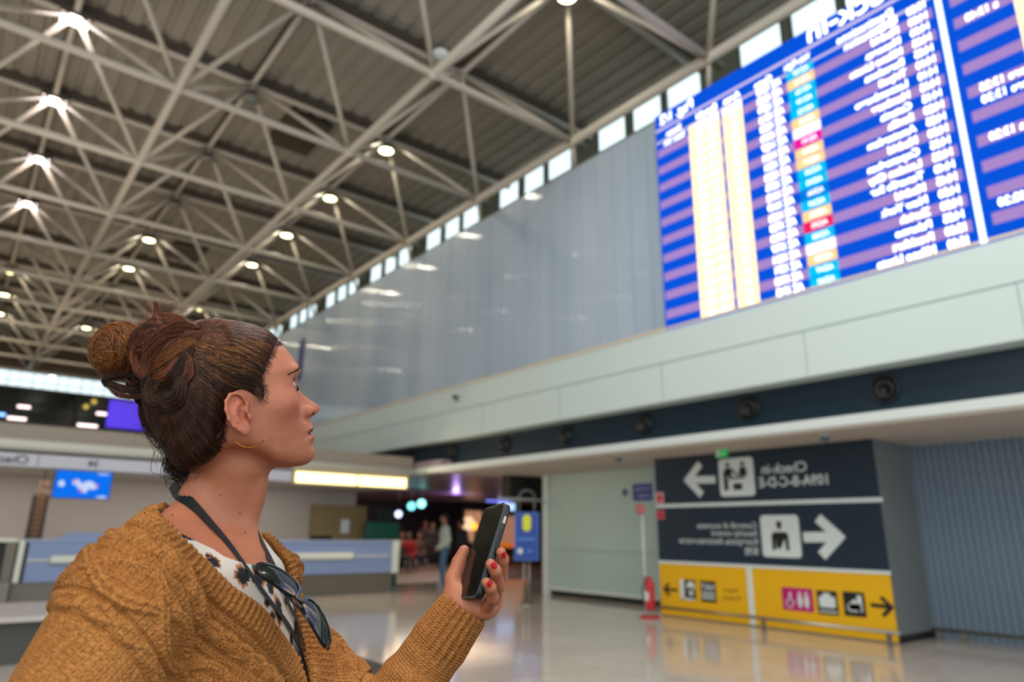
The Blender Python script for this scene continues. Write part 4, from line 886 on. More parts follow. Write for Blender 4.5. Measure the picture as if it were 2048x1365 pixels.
def hand_field(X, Y, Z):
    d = capsule(X, Y, Z, deep(900, 1268, 1.02), deep(930, 1215, 1.03), .024*HS, .0235*HS)
    palm = None
    for k, (J, R) in FING.items():
        c = capsule(X, Y, Z, deep(938, 1208, 1.035), J[0], .0165*HS, .0125*HS); palm = c if palm is None else smin(palm, c, .012)
    d = smin(d, palm, .014)
    for k, (J, R) in FING.items():
        f = None
        for i in range(3):
            c = capsule(X, Y, Z, J[i], J[i+1], R[i]*HS, R[i+1]*HS); f = c if f is None else smin(f, c, .0035)
        d = smin(d, f, .0035)
    J, R = THUMB; R = [q*HS for q in R]; f = smin(capsule(X, Y, Z, J[0], J[1], R[0], R[1]), capsule(X, Y, Z, J[1], J[2], R[1], R[2]), .005); f = smin(f, capsule(X, Y, Z, J[2], J[3], R[2], R[3]), .003)
    f = smin(f, capsule(X, Y, Z, deep(925, 1215, 1.03), J[0], .018*HS, .0165*HS), .014)
    return smin(d, f, .010)

def nets_n(fn, lo, hi, h):
    """as nets, with the field divided by its gradient so blended shapes keep an even step"""
    lo = np.array(lo, float); n = np.ceil((np.array(hi)-lo)/h).astype(int)+1; g = [lo[i]+h*np.arange(n[i]) for i in range(3)]
    F = np.empty(n, np.float32); st = max(1, int(1.2e6//(n[1]*n[2])))
    for i in range(0, n[0], st):
        X, Y, Z = np.meshgrid(g[0][i:i+st], g[1], g[2], indexing='ij'); F[i:i+st] = fn(X, Y, Z)
    return skin_field(F, lo, h)
def relax(V, F, it=2, lam=.5):
    a = F; E = np.concatenate([a[:, [0, 1]], a[:, [1, 2]], a[:, [2, 3]], a[:, [3, 0]]]); n = len(V)
    for _ in range(it):
        S = np.zeros_like(V); c = np.zeros(n)
        for k in range(3): S[:, k] = np.bincount(E[:, 0], V[E[:, 1], k], n)+np.bincount(E[:, 1], V[E[:, 0], k], n)
        c = np.bincount(E[:, 0], minlength=n)+np.bincount(E[:, 1], minlength=n); V = V+lam*(S/np.maximum(c, 1)[:, None]-V)
    return V
def merge(parts):
    Vs, Fs, n = [], [], 0
    for V, F in parts: Vs.append(V); Fs.append(F+n); n += len(V)
    return np.concatenate(Vs), np.concatenate(Fs)
def fast_mesh(name, V, F, m, parent=None, col=None, uv=None, smooth=True):
    me = bpy.data.meshes.new(name); k = F.shape[1]
    me.vertices.add(len(V)); me.vertices.foreach_set('co', V.astype(np.float32).ravel())
    me.loops.add(F.size); me.loops.foreach_set('vertex_index', F.astype(np.int32).ravel())
    me.polygons.add(len(F)); me.polygons.foreach_set('loop_start', np.arange(0, F.size, k, dtype=np.int32)); me.polygons.foreach_set('loop_total', np.full(len(F), k, np.int32))
    me.update(calc_edges=True); me.validate(); me.polygons.foreach_set('use_smooth', [smooth]*len(me.polygons))
    if col is not None:
        a = me.color_attributes.new('pigment', 'FLOAT_COLOR', 'POINT'); c = np.ones((len(V), 4), np.float32); c[:, :3] = col; a.data.foreach_set('color', c.ravel())
    if uv is not None:
        a = me.attributes.new('knit', 'FLOAT_VECTOR', 'POINT'); u = np.zeros((len(V), 3), np.float32); u[:, :uv.shape[1]] = uv; a.data.foreach_set('vector', u.ravel())
    me.materials.append(m); o = bpy.data.objects.new(name, me); COL.objects.link(o)
    if parent is not None: o.parent = parent
    return o
def lin(c): return np.array(srgb(c))

# ---- skin
hb = np.array([hw(p) for p in [(sx*.10, sy, sz) for sx in (-1, 1) for sy in (-.13, .135) for sz in (-.11, .155)]])
lo = np.minimum(hb.min(0), T0-np.array([.24, .24, .16])); hi = np.maximum(hb.max(0), T0+np.array([.24, .22, .05]))
zsplit = T0[2]+.02
Va, Fa = nets_n(skin_field_fn, (.10, .87, 1.235), (max(hb.max(0)[0], .47), 1.19, hb.max(0)[2]), .0015)
Vb, Fb = nets_n(lambda X, Y, Z: torso_field(X, Y, Z), (.05, .80, .86), (.60, 1.30, 1.24), .006)
HMIN = deep(930, 1290, .95)
Vh, Fh = nets_n(hand_field, np.min([q_ for J_, _ in list(FING.values())+[THUMB] for q_ in J_]+[deep(900, 1268, 1.02)], 0)-.035, np.max([q_ for J_, _ in list(FING.values())+[THUMB] for q_ in J_]+[deep(900, 1268, 1.02)], 0)+.035, .0011)
Vc, Fc_ = nets_n(lambda X, Y, Z: arms_field(X, Y, Z), (-.05, .66, .85), (.68, 1.30, 1.26), .006)
Va = relax(Va, Fa, 2, .42); Vh = relax(Vh, Fh, 2, .5)
V, F = merge([(Va, Fa), (Vb, Fb), (Vh, Fh), (Vc, Fc_)])
L = (V-HO)@HM.T; ax = np.abs(L[:, 0])
base = lin((180, 110, 80)); colr = np.tile(base, (len(V), 1))
def blend(mask, c, colr):
    return colr*(1-mask[:, None])+np.asarray(c)*mask[:, None]
ell = lambda c, r: np.exp(-(((ax-c[0])/r[0])**2+((L[:, 1]-c[1])/r[1])**2+((L[:, 2]-c[2])/r[2])**2))
colr = blend(.55*ell((.048, .062, -.004), (.024, .03, .022)), lin((170, 80, 62)), colr)
colr = blend(.45*ell((0, .12, -.008), (.014, .02, .012)), lin((172, 82, 66)), colr)
colr = blend(.5*ell((.082, -.016, .004), (.012, .03, .04)), lin((188, 96, 76)), colr)
hb_ = L[:, 2] > -.12
lipU = hb_ & (ax < .0235) & (L[:, 2] > -.0462) & (L[:, 2] < -.0310-.00040*(ax*1000)) & (L[:, 1] > .066)
lipL = hb_ & (ax < .0225) & (L[:, 2] <= -.0462) & (L[:, 2] > -.0610+.00050*(ax*1000)) & (L[:, 1] > .066)
colr[lipU] = lin((118, 50, 54)); colr[lipL] = lin((164, 80, 80))
nos = (((ax-.0105)/.0050)**2+((L[:, 1]-.1068)/.0064)**2+((L[:, 2]+.0178)/.0037)**2) < 1; colr[nos] = lin((70, 26, 22))  # nostril hollows painted dark, shade put into the skin colour
rimm = (np.linalg.norm(np.stack([ax, L[:, 1], L[:, 2]], 1)-EYC, axis=1) < .0150) & (np.abs(L[:, 2]-EYC[2]-.003) < .0065) & (L[:, 1] > EYC[1]+.004)
colr = blend(.0*rimm.astype(float)+.6*rimm, lin((150, 92, 78)), colr)
for (px, py, r) in ((442, 991, .0016), (480, 1027, .0016), (490, 1066, .0016), (379, 1016, .0020), (345, 1031, .0014), (352, 1004, .0012), (574, 709+60, .001), (609, 846, .0013), (600, 822, .0012), (607, 849, .001)):
    d = ray(px, py); q = V-EYE; t = q@d/(d@d); dist = np.linalg.norm(q-t[:, None]*d, axis=1); near = dist < .012
    if near.any():
        tm_ = t[near].min(); mk = (dist < r*.75) & (t < tm_+.02); colr[mk] = lin((112, 62, 48))
m_skin = bpy.data.materials.new('skin'); m_skin.use_nodes = True; nt = m_skin.node_tree; b = nt.nodes['Principled BSDF']
at_ = nt.nodes.new('ShaderNodeAttribute'); at_.attribute_name = 'pigment'; tc = nt.nodes.new('ShaderNodeTexCoord')
nz = nt.nodes.new('ShaderNodeTexNoise'); nz.inputs['Scale'].default_value = 55; nz.inputs['Detail'].default_value = 6; nt.links.new(tc.outputs['Object'], nz.inputs['Vector'])
rp = nt.nodes.new('ShaderNodeMapRange'); rp.inputs['To Min'].default_value = .84; rp.inputs['To Max'].default_value = 1.14; nt.links.new(nz.outputs['Fac'], rp.inputs['Value'])
ml = nt.nodes.new('ShaderNodeVectorMath'); ml.operation = 'SCALE'; nt.links.new(at_.outputs['Color'], ml.inputs[0]); nt.links.new(rp.outputs[0], ml.inputs['Scale']); nt.links.new(ml.outputs[0], b.inputs['Base Color'])
n2 = nt.nodes.new('ShaderNodeTexNoise'); n2.inputs['Scale'].default_value = 900; nt.links.new(tc.outputs['Object'], n2.inputs['Vector'])
bp = nt.nodes.new('ShaderNodeBump'); bp.inputs['Strength'].default_value = .18; bp.inputs['Distance'].default_value = .0006; nt.links.new(n2.outputs['Fac'], bp.inputs['Height']); nt.links.new(bp.outputs[0], b.inputs['Normal'])
b.inputs['Roughness'].default_value = .54; b.inputs['Subsurface Weight'].default_value = .12; b.inputs['Subsurface Radius'].default_value = (1, .35, .2); b.inputs['Subsurface Scale'].default_value = .008
woman = fast_mesh('person', V, F, m_skin, None, colr)
tag(woman, 'woman with a messy bun in a mustard knitted cardigan, looking up, phone in hand', 'person')
bvh = BVHTree.FromPolygons([tuple(v) for v in Va], [tuple(f) for f in Fa.tolist()])

# ---- eyes
for sx in (1, -1):
    c = hw((sx*EYC[0], EYC[1], EYC[2])); gz = unit(HF*1.0+HU*.42-HR*.10)
    mb = MB(); R = .0123
    n_, m_ = 28, 20; e1 = unit(np.cross(gz, HR)); e2 = np.cross(gz, e1); vs = []; cc = []
    for i in range(m_+1):
        a = math.pi*i/m_; bulge = .0007*max(0, 1-(a/.42)**2)
        for k in range(n_):
            t = 2*math.pi*k/n_; vs.append(c+(R+bulge)*(math.cos(a)*gz+math.sin(a)*(math.cos(t)*e1+math.sin(t)*e2)))
            cc.append(lin((12, 8, 8)) if a < .16 else lin((74, 46, 30)) if a < .46 else lin((40, 24, 20)) if a < .50 else lin((226, 214, 208)))
    fs = np.array([(i*n_+k, (i+1)*n_+k, (i+1)*n_+(k+1) % n_, i*n_+(k+1) % n_) for i in range(m_) for k in range(n_)])
    m_eye = bpy.data.materials.get('eye')
    if m_eye is None:
        m_eye = bpy.data.materials.new('eye'); m_eye.use_nodes = True; q = m_eye.node_tree; a_ = q.nodes.new('ShaderNodeAttribute'); a_.attribute_name = 'pigment'
        q.links.new(a_.outputs['Color'], q.nodes['Principled BSDF'].inputs['Base Color']); q.nodes['Principled BSDF'].inputs['Roughness'].default_value = .08
    fast_mesh('eyeball', np.array(vs), fs, m_eye, woman, np.array(cc))

# ---- hair
def strands_mesh(paths, radii, cols, sides=3):
    """paths: list of (n,3) arrays; one thin tapering tube for each"""
    Vs, Fs, Cs, n0 = [], [], [], 0
    for P, r, c in zip(paths, radii, cols):
        m = len(P); T = np.gradient(P, axis=0); T /= np.linalg.norm(T, axis=1)[:, None]+1e-9
        A = np.cross(T, [.31, .52, .8]); A /= np.linalg.norm(A, axis=1)[:, None]+1e-9; B = np.cross(T, A)
        rr = r*np.clip(np.minimum(np.linspace(.6, 3, m), np.linspace(3.2, .25, m)), 0, 1)
        ring = [P+rr[:, None]*(math.cos(2*math.pi*k/sides)*A+math.sin(2*math.pi*k/sides)*B) for k in range(sides)]
        Vs.append(np.stack(ring, 1).reshape(-1, 3))
        i, k = np.meshgrid(np.arange(m-1), np.arange(sides), indexing='ij'); i = i.ravel(); k = k.ravel(); k2 = (k+1) % sides
        Fs.append(n0+np.stack([i*sides+k, i*sides+k2, (i+1)*sides+k2, (i+1)*sides+k], 1)); Cs.append(np.repeat(np.broadcast_to(c, (m, 3)), sides, 0)); n0 += m*sides
    return np.concatenate(Vs), np.concatenate(Fs), np.concatenate(Cs)
m_hair = bpy.data.materials.new('hair'); m_hair.use_nodes = True; q = m_hair.node_tree; a_ = q.nodes.new('ShaderNodeAttribute'); a_.attribute_name = 'pigment'
q.links.new(a_.outputs['Color'], q.nodes['Principled BSDF'].inputs['Base Color']); q.nodes['Principled BSDF'].inputs['Roughness'].default_value = .42; q.nodes['Principled BSDF'].inputs['Specular IOR Level'].default_value = .25
DARK, MIDB, RED, GOLD = lin((42, 27, 19)), lin((78, 48, 31)), lin((122, 68, 44)), lin((184, 120, 62))
HLINE = [(558, 684), (553, 693), (545, 706), (534, 728), (524, 752), (519, 764), (525, 778), (526, 800), (519, 800), (505, 795), (494, 787), (478, 781), (462, 786), (450, 806), (449, 850), (447, 880), (440, 905), (420, 925), (395, 937), (370, 951)]
hpoly = [hp(a, b_, .062)[1:] for a, b_ in HLINE]
hpoly = np.array([(.10, .20)]+[(.094, .108)]+[tuple(q_) for q_ in hpoly]+[(-.082, -.066), (-.2, -.07), (-.2, .2)])
def poly_sd(y, z, P):
    d = np.full(y.shape, 1e9); s = np.ones(y.shape)
    for i in range(len(P)):
        a = P[i]; b_ = P[i-1]; ex, ez = b_[0]-a[0], b_[1]-a[1]; wy, wz = y-a[0], z-a[1]
        t = np.clip((wy*ex+wz*ez)/(ex*ex+ez*ez+1e-12), 0, 1); d = np.minimum(d, (wy-ex*t)**2+(wz-ez*t)**2)
        c1, c2, c3 = z >= a[1], z < b_[1], ex*wz > ez*wy; s = np.where((c1 & c2 & c3) | (~c1 & ~c2 & ~c3), -s, s)
    return s*np.sqrt(d)
BUNL = hl(deep(385, 690, 1.0)); BUNL[0] = 0.01
def cap_field(X, Y, Z):
    x, y, z = tohead(X, Y, Z); ax = np.abs(x)
    sd = poly_sd(y, z, hpoly)
    th = np.clip(.0012-sd*.42, -.006, .0085)+.004*np.exp(-((y+.085)/.05)**2-((z-.02)/.05)**2)*(sd < 0)
    w = ellips(ax, y, z, (0, -.009, .048), (.0735, .0875, .0945))
    W = tab(z, T_W); BK = tab(z, T_BK); n = tab(z, T_N); Fy = np.maximum(tab(z, T_B0), .01)
    yy = np.where(y >= 0, y/Fy, -y/BK); s = ((ax/W)**n+np.abs(yy)**n)**(1/n); f = (s-1)*np.where(y > 0, np.clip(.045+.04*np.abs(yy), .04, .09), .07)
    f = smax(f, z-.139, .02); f = smin(f, w, .014); f = smin(f, ellips(ax, y, z, (0, -.052, -.022), (.048, .033, .044)), .02)
    f = f-th
    ang = np.arctan2(z-BUNL[2], y-BUNL[1]); f = f+.0006*np.sin(ang*46+3*np.sin(x*60))*(sd < -.012)
    f = smax(f, sd, .004)
    return smax(f, -.078-z+ .0*y, .006)
Vp, Fp = nets_n(cap_field, hb.min(0)-.01, hb.max(0)+.015, .0019); Vp = relax(Vp, Fp, 2, .5)
hair = fast_mesh('hair', Vp, Fp, m_hair, woman, np.tile(DARK*.9, (len(Vp), 1)))
LP = (Vp-HO)@HM.T
# combed strands lying on the cap and running to the bun
capb = BVHTree.FromPolygons([tuple(v) for v in Vp], [tuple(f_) for f_ in Fp.tolist()])
sdv = poly_sd(LP[:, 1], LP[:, 2], hpoly)
out = np.where((sdv < -.0005) & (LP[:, 0] > -.03))[0]
paths, rad, cols = [], [], []
BUNW = hw((.030, *hp(382, 674, .03)[1:])); BUNL2 = hw((.045, *hp(345, 765, .045)[1:]))
for s_ in rng.choice(out, 12000, replace=True):
    p = Vp[s_].copy(); Lp = LP[s_]; P = []; n_ = 22; step = rng.uniform(.0028, .0058)
    wob = rng.normal(0, .22); low = Lp[2] < .0
    zt = np.clip((Lp[2]+.02)/.13, 0, 1); BW_ = BUNW*zt+BUNL2*(1-zt)
    for i in range(n_):
        h_, nn, _, _ = capb.find_nearest(Vector(p)); h_ = np.array(h_); nn = np.array(nn)
        P.append(h_+nn*(.0003+.0008*math.sin(math.pi*i/n_)*rng.uniform(.3, 1)))
        d = BW_-h_; dist = np.linalg.norm(d)
        if dist < .022: break
        d = d/dist; d = d-nn*(d@nn); d = unit(d+np.cross(nn, d)*wob*(.6 if low else .25)+rng.normal(0, .05, 3)); p = h_+d*step
    if len(P) < 4: continue
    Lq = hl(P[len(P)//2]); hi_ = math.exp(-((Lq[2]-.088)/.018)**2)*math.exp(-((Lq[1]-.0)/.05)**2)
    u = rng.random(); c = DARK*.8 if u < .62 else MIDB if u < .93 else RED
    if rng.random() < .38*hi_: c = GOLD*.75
    elif Lq[2] > .09 and rng.random() < .25: c = RED
    paths.append(np.array(P)); rad.append(rng.uniform(.00014, .00028)); cols.append(c*rng.uniform(.7, 1.25))
LA = (Va-HO)@HM.T; sda = poly_sd(LA[:, 1], LA[:, 2], hpoly); edge = np.where((sda > 0) & (sda < .009) & (LA[:, 0] > .0) & (LA[:, 2] > -.05) & ((LA[:, 1] > .025) | (LA[:, 2] < -.01)) & (LA[:, 0] < .078))[0]
for s_ in rng.choice(edge, 5200):      # baby hairs blurring the hairline
    if rng.random() > math.exp(-sda[s_]/.0026): continue
    p = Va[s_]; zt = np.clip((LA[s_][2]+.02)/.13, 0, 1); tgt = BUNW*zt+BUNL2*(1-zt); P = []; step = rng.uniform(.0015, .0028); wob = rng.normal(0, .3)
    for i in range(15):
        lp = hl(p); on_cap = poly_sd(np.array([lp[1]]), np.array([lp[2]]), hpoly)[0] < .0012
        h_, nn, _, _ = (capb if on_cap else bvh).find_nearest(Vector(p)); h_ = np.array(h_); nn = np.array(nn); P.append(h_+nn*(.0004 if on_cap else .0003+.0003*i)); d = tgt-h_; d = unit(d-nn*(d@nn)); d = unit(d+np.cross(nn, d)*wob); p = h_+d*step
    paths.append(np.array(P)); rad.append(rng.uniform(.00010, .00022)); cols.append((DARK if rng.random() < .5 else MIDB)*rng.uniform(.7, 1.2))
# fine hairs of the nape and temple, loose curls
def wisp(px0, py0, px1, py1, dpt, n, amp, r=.00022, c=None, spread=6, out=0.0):
    for _ in range(n):
        a = deep(px0+rng.normal(0, spread), py0+rng.normal(0, spread), dpt+rng.normal(0, .006)); b_ = deep(px1+rng.normal(0, spread*1.6), py1+rng.normal(0, spread*1.6), dpt+rng.normal(0, .008))
        t = np.linspace(0, 1, 14)[:, None]; L_ = np.linalg.norm(b_-a); q1, q2 = rng.normal(0, 1, 3), rng.normal(0, 1, 3)
        P = a+(b_-a)*t+amp*L_*(np.sin(t*math.pi)*q1*.5+np.sin(t*2*math.pi*rng.uniform(.6, 1.6))*q2*.25)
        paths.append(P); rad.append(r); cols.append((c if c is not None else (MIDB if rng.random() < .6 else RED))*rng.uniform(.8, 1.4))
dh = 1.0
wisp(345, 930, 420, 938, .985, 60, .25, .0003, DARK, 8)
wisp(352, 940, 348, 965, 1.0, 10, .25, .00018, MIDB, 10)
wisp(395, 935, 370, 955, .97, 40, .3, .00025, DARK, 14)
wisp(420, 925, 395, 945, .96, 40, .3, .00025, DARK, 12)
wisp(352, 925, 372, 950, .98, 260, .35, .0004, DARK, 9)
wisp(345, 905, 350, 940, .985, 160, .3, .0004, DARK, 8)
wisp(295, 850, 345, 905, 1.0, 90, .15, .0003, DARK, 10)
wisp(290, 850, 278, 862, 1.03, 6, .3, .00018, MIDB, 8)
wisp(330, 890, 306, 880, 1.01, 8, .3, .00018, MIDB, 10)
wisp(390, 790, 420, 850, .918, 16, .35, .00014, GOLD*.5, 22)
wisp(430, 850, 405, 885, .918, 12, .4, .00014, GOLD*.6, 14)
wisp(517, 782, 522, 803, .918, 70, .12, .00016, MIDB*.8, 4)
# bun: dark core with swirling strands
blobs = [((243, 702, 1.015), .0365, GOLD*.9, RED), ((322, 698, .985), .0400, RED, MIDB), ((318, 750, .985), .0310, DARK, MIDB), ((362, 690, .962), .0260, RED, DARK), ((285, 770, 1.01), .020, DARK, RED)]
def bun_field(X, Y, Z):
    d = None
    for (c, r, _, _) in blobs:
        w_ = deep(*c); e = np.sqrt((X-w_[0])**2+(Y-w_[1])**2+(Z-w_[2])**2)-r*.93; d = e if d is None else smin(d, e, .012)
    return d+.0012*np.sin(X*300)*np.sin(Y*260+2)*np.sin(Z*280+1)
bl = np.array([deep(*c) for c, *_ in blobs]); Vn, Fn = nets_n(bun_field, bl.min(0)-.06, bl.max(0)+.06, .0022)
dd = np.stack([np.linalg.norm(Vn-deep(*c), axis=1)-r for c, r, *_ in blobs], 1); wi_ = dd.argmin(1); bc = np.array([(A*.35+B*.35) for _, _, A, B in blobs])[wi_]
bun = fast_mesh('bun', Vn, Fn, m_hair, hair, bc*.6)
bnb = BVHTree.FromPolygons([tuple(v) for v in Vn], [tuple(f_) for f_ in Fn.tolist()])
for bi, (c, r, A, B) in enumerate(blobs):
    w_ = deep(*c); N = [5200, 2200, 1400, 700, 400][bi]
    for _ in range(N):
        axis = unit(rng.normal(0, 1, 3)*(.55 if bi else .28)+(_f*.9+_r*.35 if bi != 1 else _f*.6+_u*.5)); e1 = unit(np.cross(axis, rng.normal(0, 1, 3))); e2 = np.cross(axis, e1)
        tilt = rng.normal(0, .45); t0 = rng.uniform(0, 6.28); ln = rng.uniform(.8, 2.4); t = t0+np.linspace(0, ln, 13); rr = r*rng.uniform(.93, 1.08 if bi else 1.16)
        P = w_+rr*(math.cos(tilt)*(np.cos(t)[:, None]*e1+np.sin(t)[:, None]*e2)+math.sin(tilt)*axis)+rng.normal(0, .0006, (13, 3)).cumsum(0)*.6
        inside = min(np.linalg.norm(P[6]-deep(*cc_))-rr_ for j, (cc_, rr_, _, _) in enumerate(blobs) if j != bi)
        if inside < -.006: continue
        paths.append(P); rad.append(rng.uniform(.0002, .0005) if bi else rng.uniform(.00015, .00032)); u = rng.random(); cl = A if u < .5 else B if u < .8 else DARK; cols.append(cl*rng.uniform(.6, 1.2))
def clear(p):
    d_ = p[2]
    for tree in (capb, bnb):
        h_, _, _, _ = tree.ray_cast(Vector(EYE), Vector(unit(ray(p[0], p[1]))))
        if h_ is not None: d_ = min(d_, float((np.array(h_)-EYE)@_f)-.004)
    return d_
def lock(pts, w0, n, ca, cb, twist=1.5, flat=.5, depth_off=0.0, m=26, tip=.15):
    K = np.array([deep(p[0], p[1], clear(p)) for p in pts]); t = np.linspace(0, len(K)-1, m)
    P = np.stack([np.interp(t, range(len(K)), K[:, i]) for i in range(3)], 1)
    for _ in range(4): P[1:-1] = .25*P[:-2]+.5*P[1:-1]+.25*P[2:]
    T = np.gradient(P, axis=0); T /= np.linalg.norm(T, axis=1)[:, None]; A = np.cross(T, _f); A /= np.linalg.norm(A, axis=1)[:, None]+1e-9; B = np.cross(T, A)
    prof_ = np.minimum(np.linspace(.12, 5, m), np.linspace(3, tip, m)).clip(0, 1)
    for _ in range(int(n*1.5)):
        a0 = rng.uniform(0, 6.28); q_ = math.sqrt(rng.random()); an = a0+np.linspace(0, twist, m); R_ = w0*q_*prof_
        Q = P+(R_*np.cos(an))[:, None]*A+(R_*flat*np.sin(an))[:, None]*B+rng.normal(0, .0003, (m, 3)).cumsum(0)
        paths.append(Q); rad.append(rng.uniform(.0002, .00045)); c = ca+(cb-ca)*rng.random(); cols.append(c*rng.uniform(.7, 1.2))
lock([(398, 657, .985), (372, 660, .975), (345, 672, .962), (318, 695, .955), (300, 728, .958), (298, 756, .965)], .017, 330, RED, MIDB)
lock([(392, 668, .97), (372, 690, .958), (345, 712, .952), (318, 735, .955), (300, 752, .962)], .012, 220, RED, GOLD*.7)
lock([(330, 655, .98), (292, 662, .965), (271, 690, .952), (266, 722, .947), (284, 750, .945), (315, 758, .945), (342, 745, .948), (354, 720, .955)], .0055, 150, lin((132, 70, 50)), RED, tip=.5)
lock([(350, 740, .955), (335, 720, .95), (312, 718, .95), (292, 735, .952), (285, 752, .956)], .005, 110, RED, DARK, tip=.4)
lock([(388, 690, .955), (366, 722, .948), (356, 745, .95), (340, 768, .955), (318, 778, .965)], .008, 150, MIDB, DARK)
lock([(300, 640, 1.0), (330, 638, .99), (360, 648, .985), (392, 660, .98)], .010, 200, RED, lin((120, 70, 44)))
lock([(322, 662, 1.0), (317, 648, 1.0), (314, 630, 1.0), (312, 606, 1.0)], .0045, 120, RED, lin((120, 70, 60)), twist=.3, tip=.05)
lock([(318, 775, .99), (285, 785, .985), (252, 780, .985), (226, 772, .985), (208, 766, .985), (214, 755, .985), (238, 750, .99), (262, 752, .995)], .0042, 110, DARK, MIDB, tip=.3)
lock([(330, 765, .985), (305, 790, .98), (270, 795, .98), (235, 790, .98), (218, 776, .985)], .0022, 46, DARK, RED, tip=.2)
lock([(262, 770, 1.0), (240, 745, 1.0), (232, 742, 1.0), (226, 752, 1.0), (232, 762, 1.0)], .0016, 26, RED, MIDB, tip=.3)
lock([(300, 780, .99), (284, 800, .985), (276, 808, .985), (272, 800, .985), (276, 790, .985)], .0016, 22, DARK, MIDB, tip=.3)
lock([(282, 790, .99), (287, 830, .99), (300, 865, .99), (330, 890, .985)], .006, 60, DARK, MIDB)
lock([(405, 664, .96), (378, 680, .94), (352, 700, .94), (328, 722, .94), (312, 748, .94)], .011, 240, RED, MIDB)
lock([(350, 745, .94), (362, 770, .94), (358, 800, .94), (338, 812, .95), (318, 800, .96)], .009, 200, DARK, MIDB)
lock([(300, 745, .95), (296, 775, .95), (308, 800, .955), (330, 808, .95)], .010, 180, DARK, MIDB)
lock([(360, 700, .94), (376, 722, .94), (378, 748, .94), (364, 772, .94)], .006, 120, MIDB, RED)
for _ in range(1500):     # fuzz of the round knot
    c0 = deep(243, 702, 1.015); n0 = unit(rng.normal(0, 1, 3)-.35*_r); t0_ = unit(np.cross(n0, _f)+rng.normal(0, .25, 3)); L_ = rng.uniform(.006, .020); t = np.linspace(0, 1, 9)[:, None]
    paths.append(c0+n0*.0355+t0_*L_*t+n0*(.0015+L_*rng.uniform(.05, .45)*t)-n0*L_*.25*t*t); rad.append(.00010); cols.append((GOLD*.8 if rng.random() < .6 else RED)*rng.uniform(.7, 1.3))
for _ in range(520):     # flyaways round the bun
    a = rng.uniform(0, 6.28); r0 = rng.uniform(.85, 1.0); c = [(243, 702), (300, 690), (330, 655), (290, 770)][rng.integers(4)]
    q0 = deep(c[0]+48*r0*math.cos(a), c[1]+46*r0*math.sin(a), 1.01+rng.normal(0, .015)); dr = unit(-math.sin(a)*_r-math.cos(a)*_u+rng.normal(0, .35, 3)+.35*(math.cos(a)*_r-math.sin(a)*_u))
    t = np.linspace(0, 1, 12)[:, None]; L_ = rng.uniform(.012, .04); cv = rng.normal(0, 1, 3)
    paths.append(q0+dr*L_*t+unit(cv)*L_*.35*t*t); rad.append(.00013); cols.append(RED*rng.uniform(.7, 1.5))
Vs, Fs, Cs = strands_mesh(paths, rad, cols)
fast_mesh('hair_strands', Vs, Fs, m_hair, hair, Cs)
# eyebrows and lashes
for sx in (1, -1):
    P_, R_, C_ = [], [], []
    bt = [(.018, .0475), (.027, .0520), (.037, .0545), (.046, .0525), (.056, .0450)]
    for _ in range(520):
        u = rng.random(); wd = .0034*(1-.70*u); x_ = np.interp(u*4, range(5), [p[0] for p in bt]); z_ = np.interp(u*4, range(5), [p[1] for p in bt])+rng.uniform(-1, 1)*wd
        o_ = hw((sx*x_, .13, z_)); h_, nn, _, _ = bvh.ray_cast(Vector(o_), Vector(-HF))
        if h_ is None: continue
        h_ = np.array(h_); nn = np.array(nn); d = unit(HR*sx*(.35+u)+HU*(.65-1.3*u)-HF*.2); d = unit(d-nn*(d@nn)); t = np.linspace(0, 1, 6)[:, None]
        P_.append(h_+nn*.0002+d*.0055*t+nn*.0007*np.sin(t*math.pi)); R_.append(.00019); C_.append(lin((34, 22, 18)))
    V_, F_, K_ = strands_mesh(P_, R_, C_); fast_mesh('eyebrow', V_, F_, m_hair, woman, K_)
    P_, R_, C_ = [], [], []
    for (el0, sgn, ln) in ((.55, 1, .0060 if sx > 0 else .0015), (-.25, -1, .0022 if sx > 0 else .001)):
        for u in np.linspace(-.95, .95, 34):
            az = u; half = .58*max(0, 1-(az/1.05)**2)**.6; el = .16+.10*az+sgn*half; r_ = .0139
            dl = np.array([sx*math.cos(el)*math.sin(az), math.cos(el)*math.cos(az), math.sin(el)]); q0 = hw(np.array([sx*EYC[0], EYC[1], EYC[2]])+r_*dl)
            o_ = unit(HM.T@dl); t = np.linspace(0, 1, 7)[:, None]; P_.append(q0+o_*ln*t+HU*sgn*ln*.55*t*t); R_.append(.00028); C_.append(lin((16, 10, 10)))
        rim = [hw(np.array([sx*EYC[0], EYC[1], EYC[2]])+.0141*np.array([sx*math.cos(e_)*math.sin(z_), math.cos(e_)*math.cos(z_), math.sin(e_)])) for z_ in np.linspace(-.98, .98, 24) for e_ in [.16+.10*z_+sgn*.58*max(0, 1-(z_/1.05)**2)**.6]]
        P_.append(np.array(rim)); R_.append(.00035); C_.append(lin((30, 18, 16)))
    V_, F_, K_ = strands_mesh(P_, R_, C_); fast_mesh('eyelashes', V_, F_, m_hair, woman, K_)

